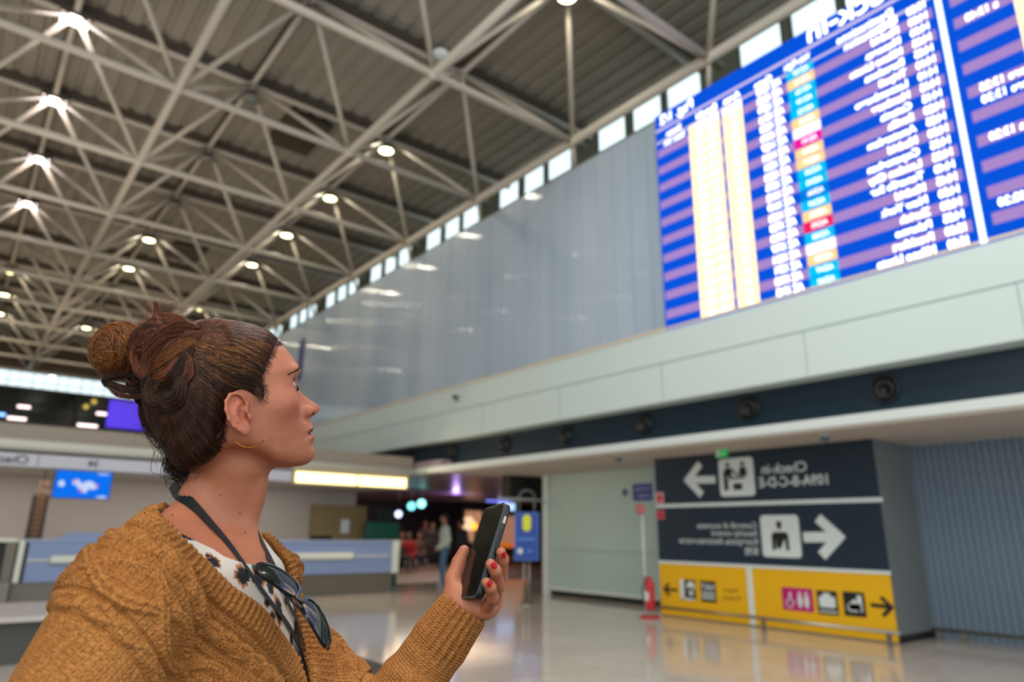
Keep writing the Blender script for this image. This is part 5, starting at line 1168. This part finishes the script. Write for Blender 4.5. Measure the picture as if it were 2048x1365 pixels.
# ---- mustard cardigan: knitted shell over torso and arms, open at the front
PERI = unit(WRL-ELL)
def shell_base(X, Y, Z):
    d = torso_field(X, Y, Z)-.013
    d = smin(d, arms_field(X, Y, Z, .016), .022)
    return d
Vq, Fq = nets_n(shell_base, (-.02, .70, 1.02), (.60, 1.30, 1.42), .006)
qb = BVHTree.FromPolygons([tuple(v) for v in Vq], [tuple(f_) for f_ in Fq.tolist()])
def cast(tree, L_, keep=False):
    r_ = []
    for p in L_:
        h_, nn, _, dist = tree.ray_cast(Vector(EYE), Vector(unit(ray(*p))))
        if h_ is not None: r_.append(np.array(h_))
    return r_
NEAR = [(300, 1008), (313, 1019), (327, 1040), (359, 1073), (389, 1102), (433, 1144), (478, 1185), (522, 1218), (552, 1254), (576, 1286), (597, 1322), (610, 1354), (622, 1390)]
EN = np.array([tt(*q) for q in cast(qb, NEAR)]); EN = np.r_[[(EN[0, 0]+.035, -.150, .030), (EN[0, 0]+.022, -.105, .060)], EN]                     # torso coordinates of the near opening edge
EF = np.array([(.080, -.03, .085), (.070, .01, .060), (.066, .05, .033), (.066, .06, .012), (.072, .07, -.010), (.082, .075, -.034), (.088, .085, -.059), (.080, .10, -.087), (.070, .11, -.111), (.052, .12, -.149), (.040, .12, -.175)])
ENf = EN[2:]; _o = np.argsort(ENf[:, 2]); _p = np.argsort(EF[:, 2])
def xn(z): return np.interp(z, ENf[_o, 2], ENf[_o, 0])
def xf(z): return np.interp(z, EF[_p, 2], EF[_p, 0])
def resample(P, n=260):
    s_ = np.r_[0, np.cumsum(np.linalg.norm(np.diff(P, axis=0), axis=1))]; t = np.linspace(0, s_[-1], n); return np.stack([np.interp(t, s_, P[:, i]) for i in range(3)], 1), t
def cardi_field(X, Y, Z):
    x, y, z = tt(X, Y, Z)
    d = torso_field(X, Y, Z)-.013; d = smin(d, capsule(X, Y, Z, tw(SR), ELR, .076, .069), .022); d = smin(d, capsule(X, Y, Z, tw(SL), ELL, .054, .050), .022)
    sh = np.maximum(d, -(d+.009))
    cut = np.maximum(np.maximum(xn(z)-x, x-xf(z)), -.045-y)          # the open front
    sh = smax(sh, -cut, .004)
    nk = capsule(X, Y, Z, NL-np.array([0, 0, .03]), NBm, .066, .066); sh = smax(sh, -nk, .004); sh = smax(sh, z-.078, .006)
    fa = capsule(X, Y, Z, ELL, WRL, .059, .0365)
    al = (X-ELL[0])*PERI[0]+(Y-ELL[1])*PERI[1]+(Z-ELL[2])*PERI[2]
    fs_ = smax(np.maximum(fa, -(fa+.009)), al-FL-.002, .003)
    return smin(sh, fs_, .006)
FL = np.linalg.norm(WRL-ELL)
Vk, Fk = nets_n(cardi_field, (-.06, .68, 1.075), (.66, 1.26, 1.36), .0019)
Vk = relax(Vk, Fk, 2, .5)
Vl, Fl = nets_n(cardi_field, (-.12, .70, .86), (.64, 1.28, 1.0795), .006)
def normals(V, F):
    n = np.cross(V[F[:, 2]]-V[F[:, 0]], V[F[:, 3]]-V[F[:, 1]]); N = np.zeros_like(V)
    for k in range(4):
        for c in range(3): N[:, c] += np.bincount(F[:, k], n[:, c], len(V))
    return N/(np.linalg.norm(N, axis=1)[:, None]+1e-12)
def near_curve(V, C, t):
    """distance to a curve and the run along it, measured on its segments"""
    d = np.full(len(V), 9.); k = np.zeros(len(V), int)
    for i in range(len(C)):
        q = ((V-C[i])**2).sum(1); m = q < d; d[m] = q[m]; k[m] = i
    best = np.full(len(V), 9.); s_ = np.zeros(len(V))
    for o in (-1, 0):
        a = np.clip(k+o, 0, len(C)-2); A, B = C[a], C[a+1]; e = B-A; u_ = np.clip(((V-A)*e).sum(1)/((e*e).sum(1)+1e-12), 0, 1); P = A+e*u_[:, None]
        q = np.sqrt(((V-P)**2).sum(1)); m = q < best; best[m] = q[m]; s_[m] = (t[a]+u_*(t[a+1]-t[a]))[m]
    return best, s_
def smooth_curve(P, it=60):
    P = P.copy()
    for _ in range(it): P[1:-1] = .25*P[:-2]+.5*P[1:-1]+.25*P[2:]
    return P
def knit_coords(V):
    """distance from the opening edge and run along it; on the left forearm, angle and run along the arm; third: zone"""
    T = np.stack(tt(V[:, 0], V[:, 1], V[:, 2]), 1)
    low = np.array([EN[-1]+(EN[-1]-EN[-3])*k for k in (1, 2.5, 5)]); CN, tn = resample(np.r_[EN, low], 120); CN = smooth_curve(CN); lowf = np.array([EF[-1]+(EF[-1]-EF[-3])*k for k in (1, 3)]); CF_, tf_ = resample(np.r_[EF, lowf], 100); CF_ = smooth_curve(CF_, 30)
    dn, sn = near_curve(T, CN, tn); df, sf = near_curve(T, CF_, tf_)
    D = V-ELL; al = D@PERI; L_ = np.linalg.norm(WRL-ELL); rad_ = D-al[:, None]*PERI; rl = np.linalg.norm(rad_, axis=1)
    e1 = unit(np.cross(PERI, [0, 0, 1])); e2 = np.cross(PERI, e1); th = np.arctan2(rad_@e2, rad_@e1)
    ad_ = capsule(V[:, 0], V[:, 1], V[:, 2], ELL, WRL, .062, .040)
    arm = (capsule(V[:, 0], V[:, 1], V[:, 2], ELL, WRL, .062, .040) < .006) & (T[:, 0] > .02) & (al > -.0) & (V[:, 0] > .42)
    global fade; fade = np.clip(np.abs(dn-df)/.02, 0, 1)
    u = np.where(df < dn, df, dn); v = np.where(df < dn, sf, sn); zone = np.where(df < dn, 2, 1)
    u = np.where(arm, th*.045, u); v = np.where(arm, al, v); zone = np.where(arm, 3, zone)
    return u, v, zone, th, L_-al
def ridge(x, c, w, p=2.0): return np.exp(-np.abs((x-c)/w)**p)
def cable_height(u, v, zone, th, fromwrist):
    h = np.zeros(len(u)); m = zone < 3
    h += np.where(m & (u < .030), .0020+.0018*np.cos(2*np.pi*v/.0088)*np.clip((u-.002)/.007, .15, 1), 0)
    h -= np.where(m, .0032*ridge(u, .0330, .0022), 0)
    u = np.where(u > .033, .033+(u-.033)*1.3, u); v = v*1.35
    h += np.where(m & (u > .036) & (u < .048), .0013*np.cos(2*np.pi*(u-.0390)/.0062), 0)
    a = .0082*np.sin(2*np.pi*v/.064); q = np.cos(2*np.pi*v/.064)                  # rope cable
    h += np.where(m, np.maximum(.0050*(1+.28*q)*ridge(u, .066+a, .0072, 3), .0050*(1-.28*q)*ridge(u, .066-a, .0072, 3)), 0)
    h -= np.where(m, .0030*(ridge(u, .0495, .0018)+ridge(u, .0835, .0018)), 0)
    h += np.where(m & (u > .085) & (u < .0975), .0013*np.cos(2*np.pi*(u-.0880)/.0062), 0)
    a2 = .0235*np.sin(2*np.pi*(v-.02)/.150); q2 = np.cos(2*np.pi*(v-.02)/.150)    # diamond cable of double strands
    def dbl(c): return np.maximum(ridge(u, c-.0040, .0042, 3), ridge(u, c+.0040, .0042, 3))
    h += np.where(m, np.maximum(.0048*(1+.3*q2)*dbl(.129+a2), .0048*(1-.3*q2)*dbl(.129-a2)), 0)
    ins = np.abs(u-.129) < np.abs(a2)-.009
    h += np.where(m & ins, .0012*np.cos(2*np.pi*(u-.129)/.0064), 0)
    h -= np.where(m, .0030*(ridge(u, .0990, .0018)+ridge(u, .1600, .0020)), 0)
    a3 = .0060*np.sin(2*np.pi*v/.056+1); h += np.where(m, .0030*np.maximum(ridge(u, .172+a3, .0052, 3), ridge(u, .172-a3, .0052, 3)), 0)
    h -= np.where(m, .0020*ridge(u, .1860, .0024), 0)
    # ribbed cuff and soft folds of the pushed-up sleeve
    c = zone == 3
    cuff = c*np.clip((.085-fromwrist)/.02, 0, 1)
    h += cuff*(.0024*np.cos(th*22)-.0030*np.exp(-((fromwrist-.075)/.012)**2))
    f_ = c*np.clip((fromwrist-.07)/.03, 0, 1)
    h += f_*(.0075*np.exp(-((fromwrist-.115+.012*np.sin(th))/.014)**2)*(.6+.4*np.sin(th*2+1))+.0080*np.exp(-((fromwrist-.155+.010*np.cos(th*1.5))/.012)**2)*(.6+.4*np.sin(th*2))+.0070*np.exp(-((fromwrist-.190)/.012)**2)-.0035)
    return h
u, v, zone, th, fw_ = knit_coords(Vk); N = normals(Vk, Fk)
_in = (zone < 3)*(np.abs(0*u)) ; inner = np.where(zone == 3, capsule(Vk[:, 0], Vk[:, 1], Vk[:, 2], ELL, WRL, .059, .0365), np.minimum(torso_field(Vk[:, 0], Vk[:, 1], Vk[:, 2])-.013, 9)) < -.0045
h = cable_height(u, v, zone, th, fw_); h = h*1.6*np.where(zone == 3, .8, fade); h[inner] = 0
mott = .0012*np.sin(Vk[:, 0]*41)*np.sin(Vk[:, 2]*37+1)
Vk2 = Vk+N*(h+mott*(~inner))[:, None]
u2, v2, z2, th2, f2 = knit_coords(Vl)
Vc2, Fc2 = merge([(Vk2, Fk), (Vl, Fl)])
def knit_material(name, dark, light):
    m = bpy.data.materials.new(name); m.use_nodes = True; nt = m.node_tree; b = nt.nodes['Principled BSDF']
    at_ = nt.nodes.new('ShaderNodeAttribute'); at_.attribute_name = 'knit'; sp = nt.nodes.new('ShaderNodeSeparateXYZ'); nt.links.new(at_.outputs['Vector'], sp.inputs[0])
    def M(op, a, b_=None, c=None):
        n = nt.nodes.new('ShaderNodeMath'); n.operation = op
        for i, q in enumerate((a, b_, c)):
            if q is None: continue
            if isinstance(q, (int, float)): n.inputs[i].default_value = q
            else: nt.links.new(q, n.inputs[i])
        return n.outputs[0]
    U = M('DIVIDE', sp.outputs[0], .0054); Vv = M('DIVIDE', sp.outputs[1], .0043)
    fr = M('ABSOLUTE', M('SUBTRACT', M('MULTIPLY', M('FRACT', U), 2.0), 1.0))
    vv = M('ADD', Vv, M('MULTIPLY', fr, -.34)); sn = M('SINE', M('MULTIPLY', vv, 6.2832))
    wl = M('SUBTRACT', 1.0, M('POWER', M('ABSOLUTE', M('SUBTRACT', fr, .5)), 2.0))
    hgt = M('ADD', M('MULTIPLY', sn, .5), M('MULTIPLY', wl, 1.6))
    tc = nt.nodes.new('ShaderNodeTexCoord'); fz = nt.nodes.new('ShaderNodeTexNoise'); fz.inputs['Scale'].default_value = 700; fz.inputs['Detail'].default_value = 3; nt.links.new(tc.outputs['Object'], fz.inputs['Vector'])
    hgt = M('ADD', hgt, M('MULTIPLY', fz.outputs['Fac'], .6))
    bp = nt.nodes.new('ShaderNodeBump'); bp.inputs['Strength'].default_value = .9; bp.inputs['Distance'].default_value = .0013; nt.links.new(hgt, bp.inputs['Height']); nt.links.new(bp.outputs[0], b.inputs['Normal'])
    nz = nt.nodes.new('ShaderNodeTexNoise'); nz.inputs['Scale'].default_value = 330; nz.inputs['Detail'].default_value = 4; nz.inputs['Roughness'].default_value = .7; nt.links.new(tc.outputs['Object'], nz.inputs['Vector'])
    nb = nt.nodes.new('ShaderNodeTexNoise'); nb.inputs['Scale'].default_value = 9; nt.links.new(tc.outputs['Object'], nb.inputs['Vector'])
    cr = nt.nodes.new('ShaderNodeValToRGB'); e = cr.color_ramp.elements; e[0].position = .36; e[0].color = srgb(dark)+(1,); e[1].position = .63; e[1].color = srgb(light)+(1,)
    nt.links.new(M('ADD', M('MULTIPLY', nz.outputs['Fac'], .8), M('MULTIPLY', nb.outputs['Fac'], .2)), cr.inputs[0]); nt.links.new(cr.outputs[0], b.inputs['Base Color'])
    b.inputs['Roughness'].default_value = .9; b.inputs['Specular IOR Level'].default_value = .15; b.inputs['Sheen Weight'].default_value = .25; b.inputs['Sheen Roughness'].default_value = .5
    b.inputs['Sheen Tint'].default_value = srgb((220, 160, 90))+(1,)
    return m
uvk = np.concatenate([np.stack([np.where(zone == 3, u, u), v], 1), np.stack([u2, v2], 1)])
m_knit = knit_material('mustard_knit', (118, 68, 30), (190, 128, 70))
cardigan = fast_mesh('cardigan', Vc2, Fc2, m_knit, woman, None, uvk)

# ---- blouse with a brushed animal print
def blouse_base(X, Y, Z): return torso_field(X, Y, Z)-.0035
Vb0, Fb0 = nets_n(blouse_base, (.10, .84, 1.0), (.50, 1.2, 1.38), .005)
bb = BVHTree.FromPolygons([tuple(q) for q in Vb0], [tuple(q) for q in Fb0.tolist()])
NLK = [(300, 1020), (328, 1043), (355, 1063), (398, 1084), (428, 1098), (448, 1112), (478, 1123), (508, 1130), (523, 1127)]
nk_ = np.array([tt(*q) for q in cast(bb, NLK)]); nk_ = nk_[np.argsort(nk_[:, 0])]; xe = nk_[-1, 0]
nkx = np.r_[nk_[:, 0], xe+.02, xe+.045, xe+.07]; nkz = np.r_[nk_[:, 2], nk_[-1, 2]+.008, nk_[-1, 2]+.03, nk_[-1, 2]+.06]
def blouse_field(X, Y, Z):
    d = blouse_base(X, Y, Z); x, y, z = tt(X, Y, Z); d = np.maximum(d, -(d+.0025))
    zc = np.interp(x, nkx, nkz); d = smax(d, np.where(y > -.03, z-zc, z-.06), .0015)
    return d
Vbl, Fbl = nets_n(blouse_field, (.12, .82, 1.085), (.53, 1.14, 1.36), .0016)
Vbm, Fbm = nets_n(blouse_field, (.10, .80, .90), (.55, 1.2, 1.0865), .006)
Vbl = relax(Vbl, Fbl, 1, .4); Vx, Fx = merge([(Vbl, Fbl), (Vbm, Fbm)])
cb = np.tile(lin((214, 200, 188)), (len(Vx), 1)); Tq = np.stack(tt(Vx[:, 0], Vx[:, 1], Vx[:, 2]), 1)
ns = lambda k, p: np.sin(Tq[:, 0]*k+p)*np.sin(Tq[:, 2]*k*1.1+p*2)
wash = np.clip(.5+.5*ns(38, .6), 0, 1)**2; cb = cb*(1-.35*wash[:, None])+lin((176, 196, 190))*.35*wash[:, None]
wash = np.clip(.5+.5*ns(31, 2.6), 0, 1)**3; cb = cb*(1-.45*wash[:, None])+lin((222, 172, 150))*.45*wash[:, None]
SPOTS = [(427, 1124, 9, 13), (415, 1112, 4, 4), (487, 1152, 15, 17), (518, 1154, 14, 17), (380, 1074, 20, 8), (352, 1058, 16, 6), (384, 1097, 6, 5), (541, 1176, 9, 14), (558, 1222, 13, 24), (545, 1236, 8, 10), (594, 1222, 13, 14), (606, 1232, 8, 8), (614, 1262, 15, 16), (590, 1255, 12, 16), (572, 1200, 8, 10), (640, 1282, 12, 10), (625, 1312, 20, 13), (648, 1332, 14, 18), (600, 1300, 10, 16), (640, 1362, 18, 12), (583, 1278, 8, 12), (565, 1175, 9, 10), (600, 1345, 10, 14), (534, 1206, 7, 8), (655, 1262, 8, 10)]
rs = np.random.default_rng(3)
for (cx, cy, rx, ry) in SPOTS:
    hit_ = cast(bb, [(cx, cy)])
    if not hit_: continue
    c0 = np.array(tt(*hit_[0])); dpt = (hit_[0]-EYE)@_f; a = rx*dpt/FPX*1.05; b_ = ry*dpt/FPX*.92
    dx, dz = Tq[:, 0]-c0[0], Tq[:, 2]-c0[2]; ang = np.arctan2(dz/b_, dx/a); rr = np.sqrt((dx/a)**2+(dz/b_)**2); ph = rs.uniform(0, 6)
    rag = 1+.10*np.sin(ang*5+ph)+.09*np.sin(ang*11+2*ph)+.07*np.sin(ang*19+ph*3); fr_ = (Tq[:, 1] > 0)
    o_ = (rr < rag*1.35) & (rr >= rag) & (np.sin(ang*1+ph)+.3*np.sin(ang*7+ph) > -.5) & fr_; cb[o_] = lin((176, 108, 62)); cb[(rr < rag) & fr_] = lin((24, 22, 26))
m_bl = bpy.data.materials.new('printed_crepe'); m_bl.use_nodes = True; q = m_bl.node_tree; a_ = q.nodes.new('ShaderNodeAttribute'); a_.attribute_name = 'pigment'
q.links.new(a_.outputs['Color'], q.nodes['Principled BSDF'].inputs['Base Color']); q.nodes['Principled BSDF'].inputs['Roughness'].default_value = .6
_tc = q.nodes.new('ShaderNodeTexCoord'); _nz = q.nodes.new('ShaderNodeTexNoise'); _nz.inputs['Scale'].default_value = 26; _bp = q.nodes.new('ShaderNodeBump'); _bp.inputs['Distance'].default_value = .006; _bp.inputs['Strength'].default_value = .5
q.links.new(_tc.outputs['Object'], _nz.inputs['Vector']); q.links.new(_nz.outputs['Fac'], _bp.inputs['Height']); q.links.new(_bp.outputs[0], q.nodes['Principled BSDF'].inputs['Normal'])
blouse = fast_mesh('blouse', Vx, Fx, m_bl, woman, cb)

# ---- fingernails
m_nail = mat('red_nail_varnish', (204, 12, 30), .12, coat=.6)
def nail(px, py, base_d, up, face, w=.0045, l=.0062):
    c = deep(px, py, base_d); u_ = unit(up); f_ = unit(face-(np.asarray(face)@u_)*u_); s_ = np.cross(u_, f_); vs = []; n1, n2 = 9, 11; Rn = w*1.75
    for i in range(n1):
        for k in range(n2):
            t = -1+2*k/(n2-1); ww = w*math.sqrt(max(0, 1-.80*abs(t)**2.4)); a = (-1+2*i/(n1-1))*ww/Rn
            vs.append(c+s_*Rn*math.sin(a)+f_*(Rn*math.cos(a)-Rn)+u_*l*t)
    V_ = np.array(vs); F_ = np.array([(i*n2+k, (i+1)*n2+k, (i+1)*n2+k+1, i*n2+k+1) for i in range(n1-1) for k in range(n2-1)])
    o = fast_mesh('fingernail', V_, F_, m_nail, woman); sm_ = o.modifiers.new('thickness', 'SOLIDIFY'); sm_.thickness = .0006; return o
for name, depth_ in (('middle', 0), ('ring', 0), ('little', 0)):
    J, R_ = FING[name]; tip, pr = J[3], J[2]; ax_ = unit(tip-pr); toward = unit(EYE-tip); side = unit(toward*.95+_r*.22+_u*.30)
    c = tip-ax_*.0005+unit(side-(side@ax_)*ax_)*(R_[3]*HS+.0006); rel = c-EYE; z_ = rel@_f
    nail(1024+FPX*(rel@_r)/z_, 682.5-FPX*(rel@_u)/z_, z_, ax_, side, .0046, .0062)
J, R_ = THUMB; ax_ = unit(J[3]-J[2]); side = unit(-_r*.5+_f*.8); c = J[3]-ax_*.002+unit(side-(side@ax_)*ax_)*(R_[3]*HS+.0006); rel = c-EYE; z_ = rel@_f; nail(1024+FPX*(rel@_r)/z_, 682.5-FPX*(rel@_u)/z_, z_, ax_, side, .0055, .0070)

# ---- trousers and shoes, below the frame
def legs(X, Y, Z):
    d = None
    for sx in (-1, 1):
        a, k_, f_ = tw((sx*.085, -.02, -.42)), tw((sx*.095, .0, -.80)), tw((sx*.10, -.03, -1.16)); e = smin(capsule(X, Y, Z, a, k_, .088, .062), capsule(X, Y, Z, k_, f_, .060, .048), .03); d = e if d is None else smin(d, e, .03)
    x, y, z = tt(X, Y, Z); return smin(d, ellips(x, y, z, (0, -.015, -.40), (.165, .115, .13)), .04)
Vt, Ft = nets_n(legs, (-.05, .7, .04), (.7, 1.4, 1.02), .011); fast_mesh('trousers', Vt, Ft, mat('dark_denim', (38, 44, 60), .85, bump=.2, bscale=300), woman)
for sx in (-1, 1):
    c = tw((sx*.10, .02, 0)); c[2] = .045
    def shoe(X, Y, Z): x, y = X-c[0], Y-c[1]; return smax(ellips(x*TL[0]+y*TL[1], x*TF[0]+y*TF[1], Z-.045, (0, 0, 0), (.047, .13, .055)), -(Z-.002), .01)
    Vs_, Fs_ = nets_n(shoe, (c[0]-.16, c[1]-.16, -.01), (c[0]+.16, c[1]+.16, .12), .007); fast_mesh('shoe', Vs_, Fs_, mat('white_trainer', (210, 206, 200), .5), woman)

# ================================================================== things she wears loose or holds
# phone
PC = deep(962, 1101, 1.035); PL = unit(.28*_r+.81*_u+.50*_f); PW = unit(.46*_r+.31*_u-.83*_f); PW = unit(PW-(PW@PL)*PL); PN = np.cross(PW, PL)
PN = PN if PN@(-_f) > 0 else -PN
def rrect(w, l, r, n=8):
    pts = []
    for (cx, cy, a0) in ((w-r, -l+r, -90), (w-r, l-r, 0), (-w+r, l-r, 90), (-w+r, -l+r, 180)):
        for k in range(n): a = math.radians(a0+90*k/(n-1)); pts.append((cx+r*math.cos(a), cy+r*math.sin(a)))
    return pts
def pslab(w, l, r, z0, z1, bev=0.0):
    mb = MB(); rings = [(w-bev, l-bev, r, z0), (w, l, r, z0+bev), (w, l, r, z1-bev), (w-bev, l-bev, r, z1)] if bev > 0 else [(w, l, r, z0), (w, l, r, z1)]; n = 32; vs = []
    for (a, b_, c, z_) in rings: vs += [PC+PW*p[0]+PL*p[1]+PN*z_ for p in rrect(a, b_, c)]
    k = len(rings); fs = [(i*n+j, i*n+(j+1) % n, (i+1)*n+(j+1) % n, (i+1)*n+j) for i in range(k-1) for j in range(n)]
    mb.add(vs, fs, True); mb.f += [tuple(range(n))[::-1], tuple((k-1)*n+j for j in range(n))]; mb.sm += [False, False]; return mb
ph = thing('smartphone', PC, 'black smartphone in a dark case held up in the woman\'s left hand', 'phone')
pslab(.0375, 0.0725, .011, -.0115, 0, .0018).build('case', mat('phone_case', (24, 26, 28), .42), ph)
pslab(.0378, 0.0728, .0112, -.0012, .0006, .0005).build('case_rim', mat('case_rim', (50, 62, 66), .25), ph)
pslab(.0345, .0697, .0095, .0003, .0010).build('screen', mat('phone_glass', (8, 11, 12), .09, spec=.35, var=.3, vscale=30), ph)
mb = MB(); mb.box((0, 0, 0), (1, 1, 1)); mb.v = [tuple(PC+PL*(.0665+.0025*q[1])+PW*(-.012+.024*q[0])+PN*(.001+.0004*q[2])) for q in mb.v]; mb.build('earpiece', mat('earpiece_brown', (60, 46, 38), .4), ph)
for (l0, l1, c_) in ((.040, .051, (196, 176, 164)), (.018, .030, (30, 32, 34)), (.002, .014, (30, 32, 34))):
    mb = MB(); mb.box((0, 0, 0), (1, 1, 1)); mb.v = [tuple(PC+PL*(l0+(l1-l0)*q[1])+PN*(-.0078+.0040*q[0])+PW*(.0372+.0014*q[2])) for q in mb.v]; mb.build('side_button', mat('button_%d' % c_[0], c_, .35, metal=.3), ph)
mb = MB().lathe(PC+PL*.052-PW*.016-PN*.0115, -PN, [(.0, .0025), (.011, .0025), (.012, 0)], 20); mb.build('camera_ring', mat('black_plastic', (12, 13, 15), 0.5), ph)

# lanyard: two flat straps from the neck down the front
allb = BVHTree.FromPolygons(*(lambda a: ([tuple(q) for q in a[0]], [tuple(q) for q in a[1].tolist()]))(merge([(Va, Fa), (Vbl, Fbl)])))
def surf(px, py, off):
    h_, nn, _, _ = allb.ray_cast(Vector(EYE), Vector(unit(ray(px, py))))
    if h_ is None: return None, None
    return np.array(h_)+np.array(nn)*off, np.array(nn)
def ribbon(pts, widths, off, m, name, parent, lift=None, th=.0012):
    P, N_ = [], []
    for p in pts:
        a, n = surf(p[0], p[1], off)
        if a is None and len(p) < 3: continue
        if len(p) > 3: a = deep(p[0], p[1], p[2]); n = -_f*.8+_r*.4
        P.append(a); N_.append(unit(n))
    P, N_ = np.array(P), np.array(N_); widths = np.interp(np.linspace(0, 1, len(P)), np.linspace(0, 1, len(widths)), widths); s_ = np.r_[0, np.cumsum(np.linalg.norm(np.diff(P, axis=0), axis=1))]; t = np.linspace(0, s_[-1], 60)
    P = np.stack([np.interp(t, s_, P[:, i]) for i in range(3)], 1); N_ = np.stack([np.interp(t, s_, N_[:, i]) for i in range(3)], 1); W_ = np.interp(t, s_, widths)
    for _ in range(6): P[1:-1] = .25*P[:-2]+.5*P[1:-1]+.25*P[2:]; N_[1:-1] = .25*N_[:-2]+.5*N_[1:-1]+.25*N_[2:]
    T = np.gradient(P, axis=0); T /= np.linalg.norm(T, axis=1)[:, None]; S = np.cross(T, N_); S /= np.linalg.norm(S, axis=1)[:, None]; N_ = np.cross(S, T)
    vs = []
    for i in range(60):
        for (a, b_) in ((-1, -1), (1, -1), (1, 1), (-1, 1)): vs.append(P[i]+S[i]*a*W_[i]/2+N_[i]*b_*th/2)
    fs = np.array([(i*4+k, i*4+(k+1) % 4, (i+1)*4+(k+1) % 4, (i+1)*4+k) for i in range(59) for k in range(4)]+[(0, 3, 2, 1), (236, 237, 238, 239)])
    return fast_mesh(name, np.array(vs), fs, m, parent, smooth=False)
m_strap = mat('black_webbing', (16, 26, 30), .38, bump=.3, bscale=900)
ly = bpy.data.objects.new('lanyard', None); COL.objects.link(ly); tag(ly, 'black flat lanyard hanging round the woman\'s neck over the printed blouse', 'lanyard')
ribbon([(346, 968, 1.03, 1), (352, 983, .992, 1), (366, 998), (382, 1011), (400, 1030), (430, 1062), (458, 1094), (478, 1122), (498, 1150), (520, 1183), (545, 1216), (566, 1242), (585, 1275), (600, 1315), (612, 1350), (618, 1385)], [.0165, .0170, .0168, .0150, .011, .008, .0055, .0055, .006, .006, .008, .010, .011, .011], .0035, m_strap, 'strap', ly)
ribbon([(490, 1020, 1.03, 1), (499, 1046, 1.00, 1), (508, 1068, .975, 1), (522, 1094, .955, 1), (536, 1122), (549, 1150), (560, 1185), (572, 1215), (588, 1244), (601, 1275), (608, 1300), (616, 1340), (622, 1385)], [.010, .0145, .0145, .011, .008, .007, .007, .0075, .008, .009, .011, .011], .005, mat('black_webbing_inner', (34, 24, 26), .5, bump=.3, bscale=900), 'strap', ly)

# sunglasses hooked on the neckline
sgc = np.array(cast(bb, [(601, 1196)])[0] if cast(bb, [(601, 1196)]) else deep(601, 1196, .9)); sd_ = float((sgc-EYE)@_f)-.020; GC = deep(601, 1196, sd_)
GA = unit(deep(675, 1277, sd_)-deep(527, 1114, sd_)); GNn = unit(.70*_r+.64*_u+.08*_f); GNn = unit(GNn-(GNn@GA)*GA); GB = np.cross(GNn, GA)
GB = GB if GB@_u > 0 else -GB; GW = np.linalg.norm(deep(675, 1277, sd_)-deep(527, 1114, sd_))/2
gl = thing('sunglasses', GC, 'dark butterfly sunglasses with teal temples hooked on the blouse neckline', 'sunglasses')
def lens_pts(sx, grow=1.0, n=40):
    out_ = []
    for k in range(n):
        t = 2*math.pi*k/n; x_, y_ = math.cos(t), math.sin(t); rx, ry = .0300, .0235
        px_ = math.copysign(abs(x_)**.80, x_)*rx*grow; py_ = math.copysign(abs(y_)**.80, y_)*ry*grow+.0035*(px_*sx/rx)*1.0
        out_.append((sx*(GW*.515)+px_, py_))
    return out_
def gp(a, b_, n_=0.0): cv = -.35*(a*a)/(.14); return GC+GA*a+GB*b_+GNn*(n_+cv)
m_fr = mat('sunglass_acetate', (10, 12, 16), .12, coat=.8); m_lens = mat('sunglass_lens', (22, 30, 30), .10)
for sx in (-1, 1):
    o_, i_ = lens_pts(sx, 1.13), lens_pts(sx, .93); n = 40; vs = []
    for ring, z_ in ((o_, -.0018), (o_, .0018), (i_, .0024), (i_, -.0018)): vs += [gp(a, b_, z_) for a, b_ in ring]
    fs = [(r*n+k, r*n+(k+1) % n, ((r+1) % 4)*n+(k+1) % n, ((r+1) % 4)*n+k) for r in range(4) for k in range(n)]
    MB().add(vs, fs, False).build('rim', m_fr, gl)
    vs = [gp(sx*GW*.515, 0, .0035)]+[gp(*[c0+(p-c0)*q_ for p, c0 in zip(pp, (sx*GW*.515, 0))], .0035-.0025*q_*q_) for q_ in (.35, .7, 1.0) for pp in lens_pts(sx, .95)]
    fs = [(0, 1+k, 1+(k+1) % n) for k in range(n)]+[(1+r*n+k, 1+(r+1)*n+k, 1+(r+1)*n+(k+1) % n, 1+r*n+(k+1) % n) for r in range(2) for k in range(n)]
    MB().add(vs, fs, True).build('lens', m_lens, gl)
MB().tube([gp(-.0085, .006, 0), gp(-.004, .010, .001), (gp(.004, .010, .001)), gp(.0085, .006, 0)], .0032, 8).build('bridge', m_fr, gl)
m_teal = mat('teal_temple', (14, 104, 92), .18, coat=.6)
MB().tube([gp(-GW, .006, -.002), gp(-GW*.86, -.010, -.012), gp(-.03, -.016, -.016), gp(.01, -.018, -.017), gp(GW*.55, -.020, -.016), gp(GW*.92, -.030, -.012)], [.0026, .0028, .0020, .0019, .0024, .0026], 8).build('temple', m_teal, gl)
MB().tube([gp(GW, .006, -.002), gp(GW*.9, -.008, -.010), gp(.03, -.012, -.012), gp(-.03, -.010, -.012), gp(-GW*.7, -.008, -.010)], [.0026, .0026, .0019, .0019, .0024], 8).build('temple', m_fr, gl)

# thin gold hoop in the near ear
ec = deep(497, 850, .921); pts = [ec+.0305*(math.cos(a)*unit(_r-.25*_f)+math.sin(a)*_u) for a in np.linspace(math.radians(172), math.radians(325), 44)]
tag(MB().tube(pts, np.linspace(.0006, .00075, 44), 8).build('hoop_earring', mat('gold', (214, 150, 50), .25, metal=1.0)), 'thin gold hoop earring hanging from the woman\'s ear', 'earring')
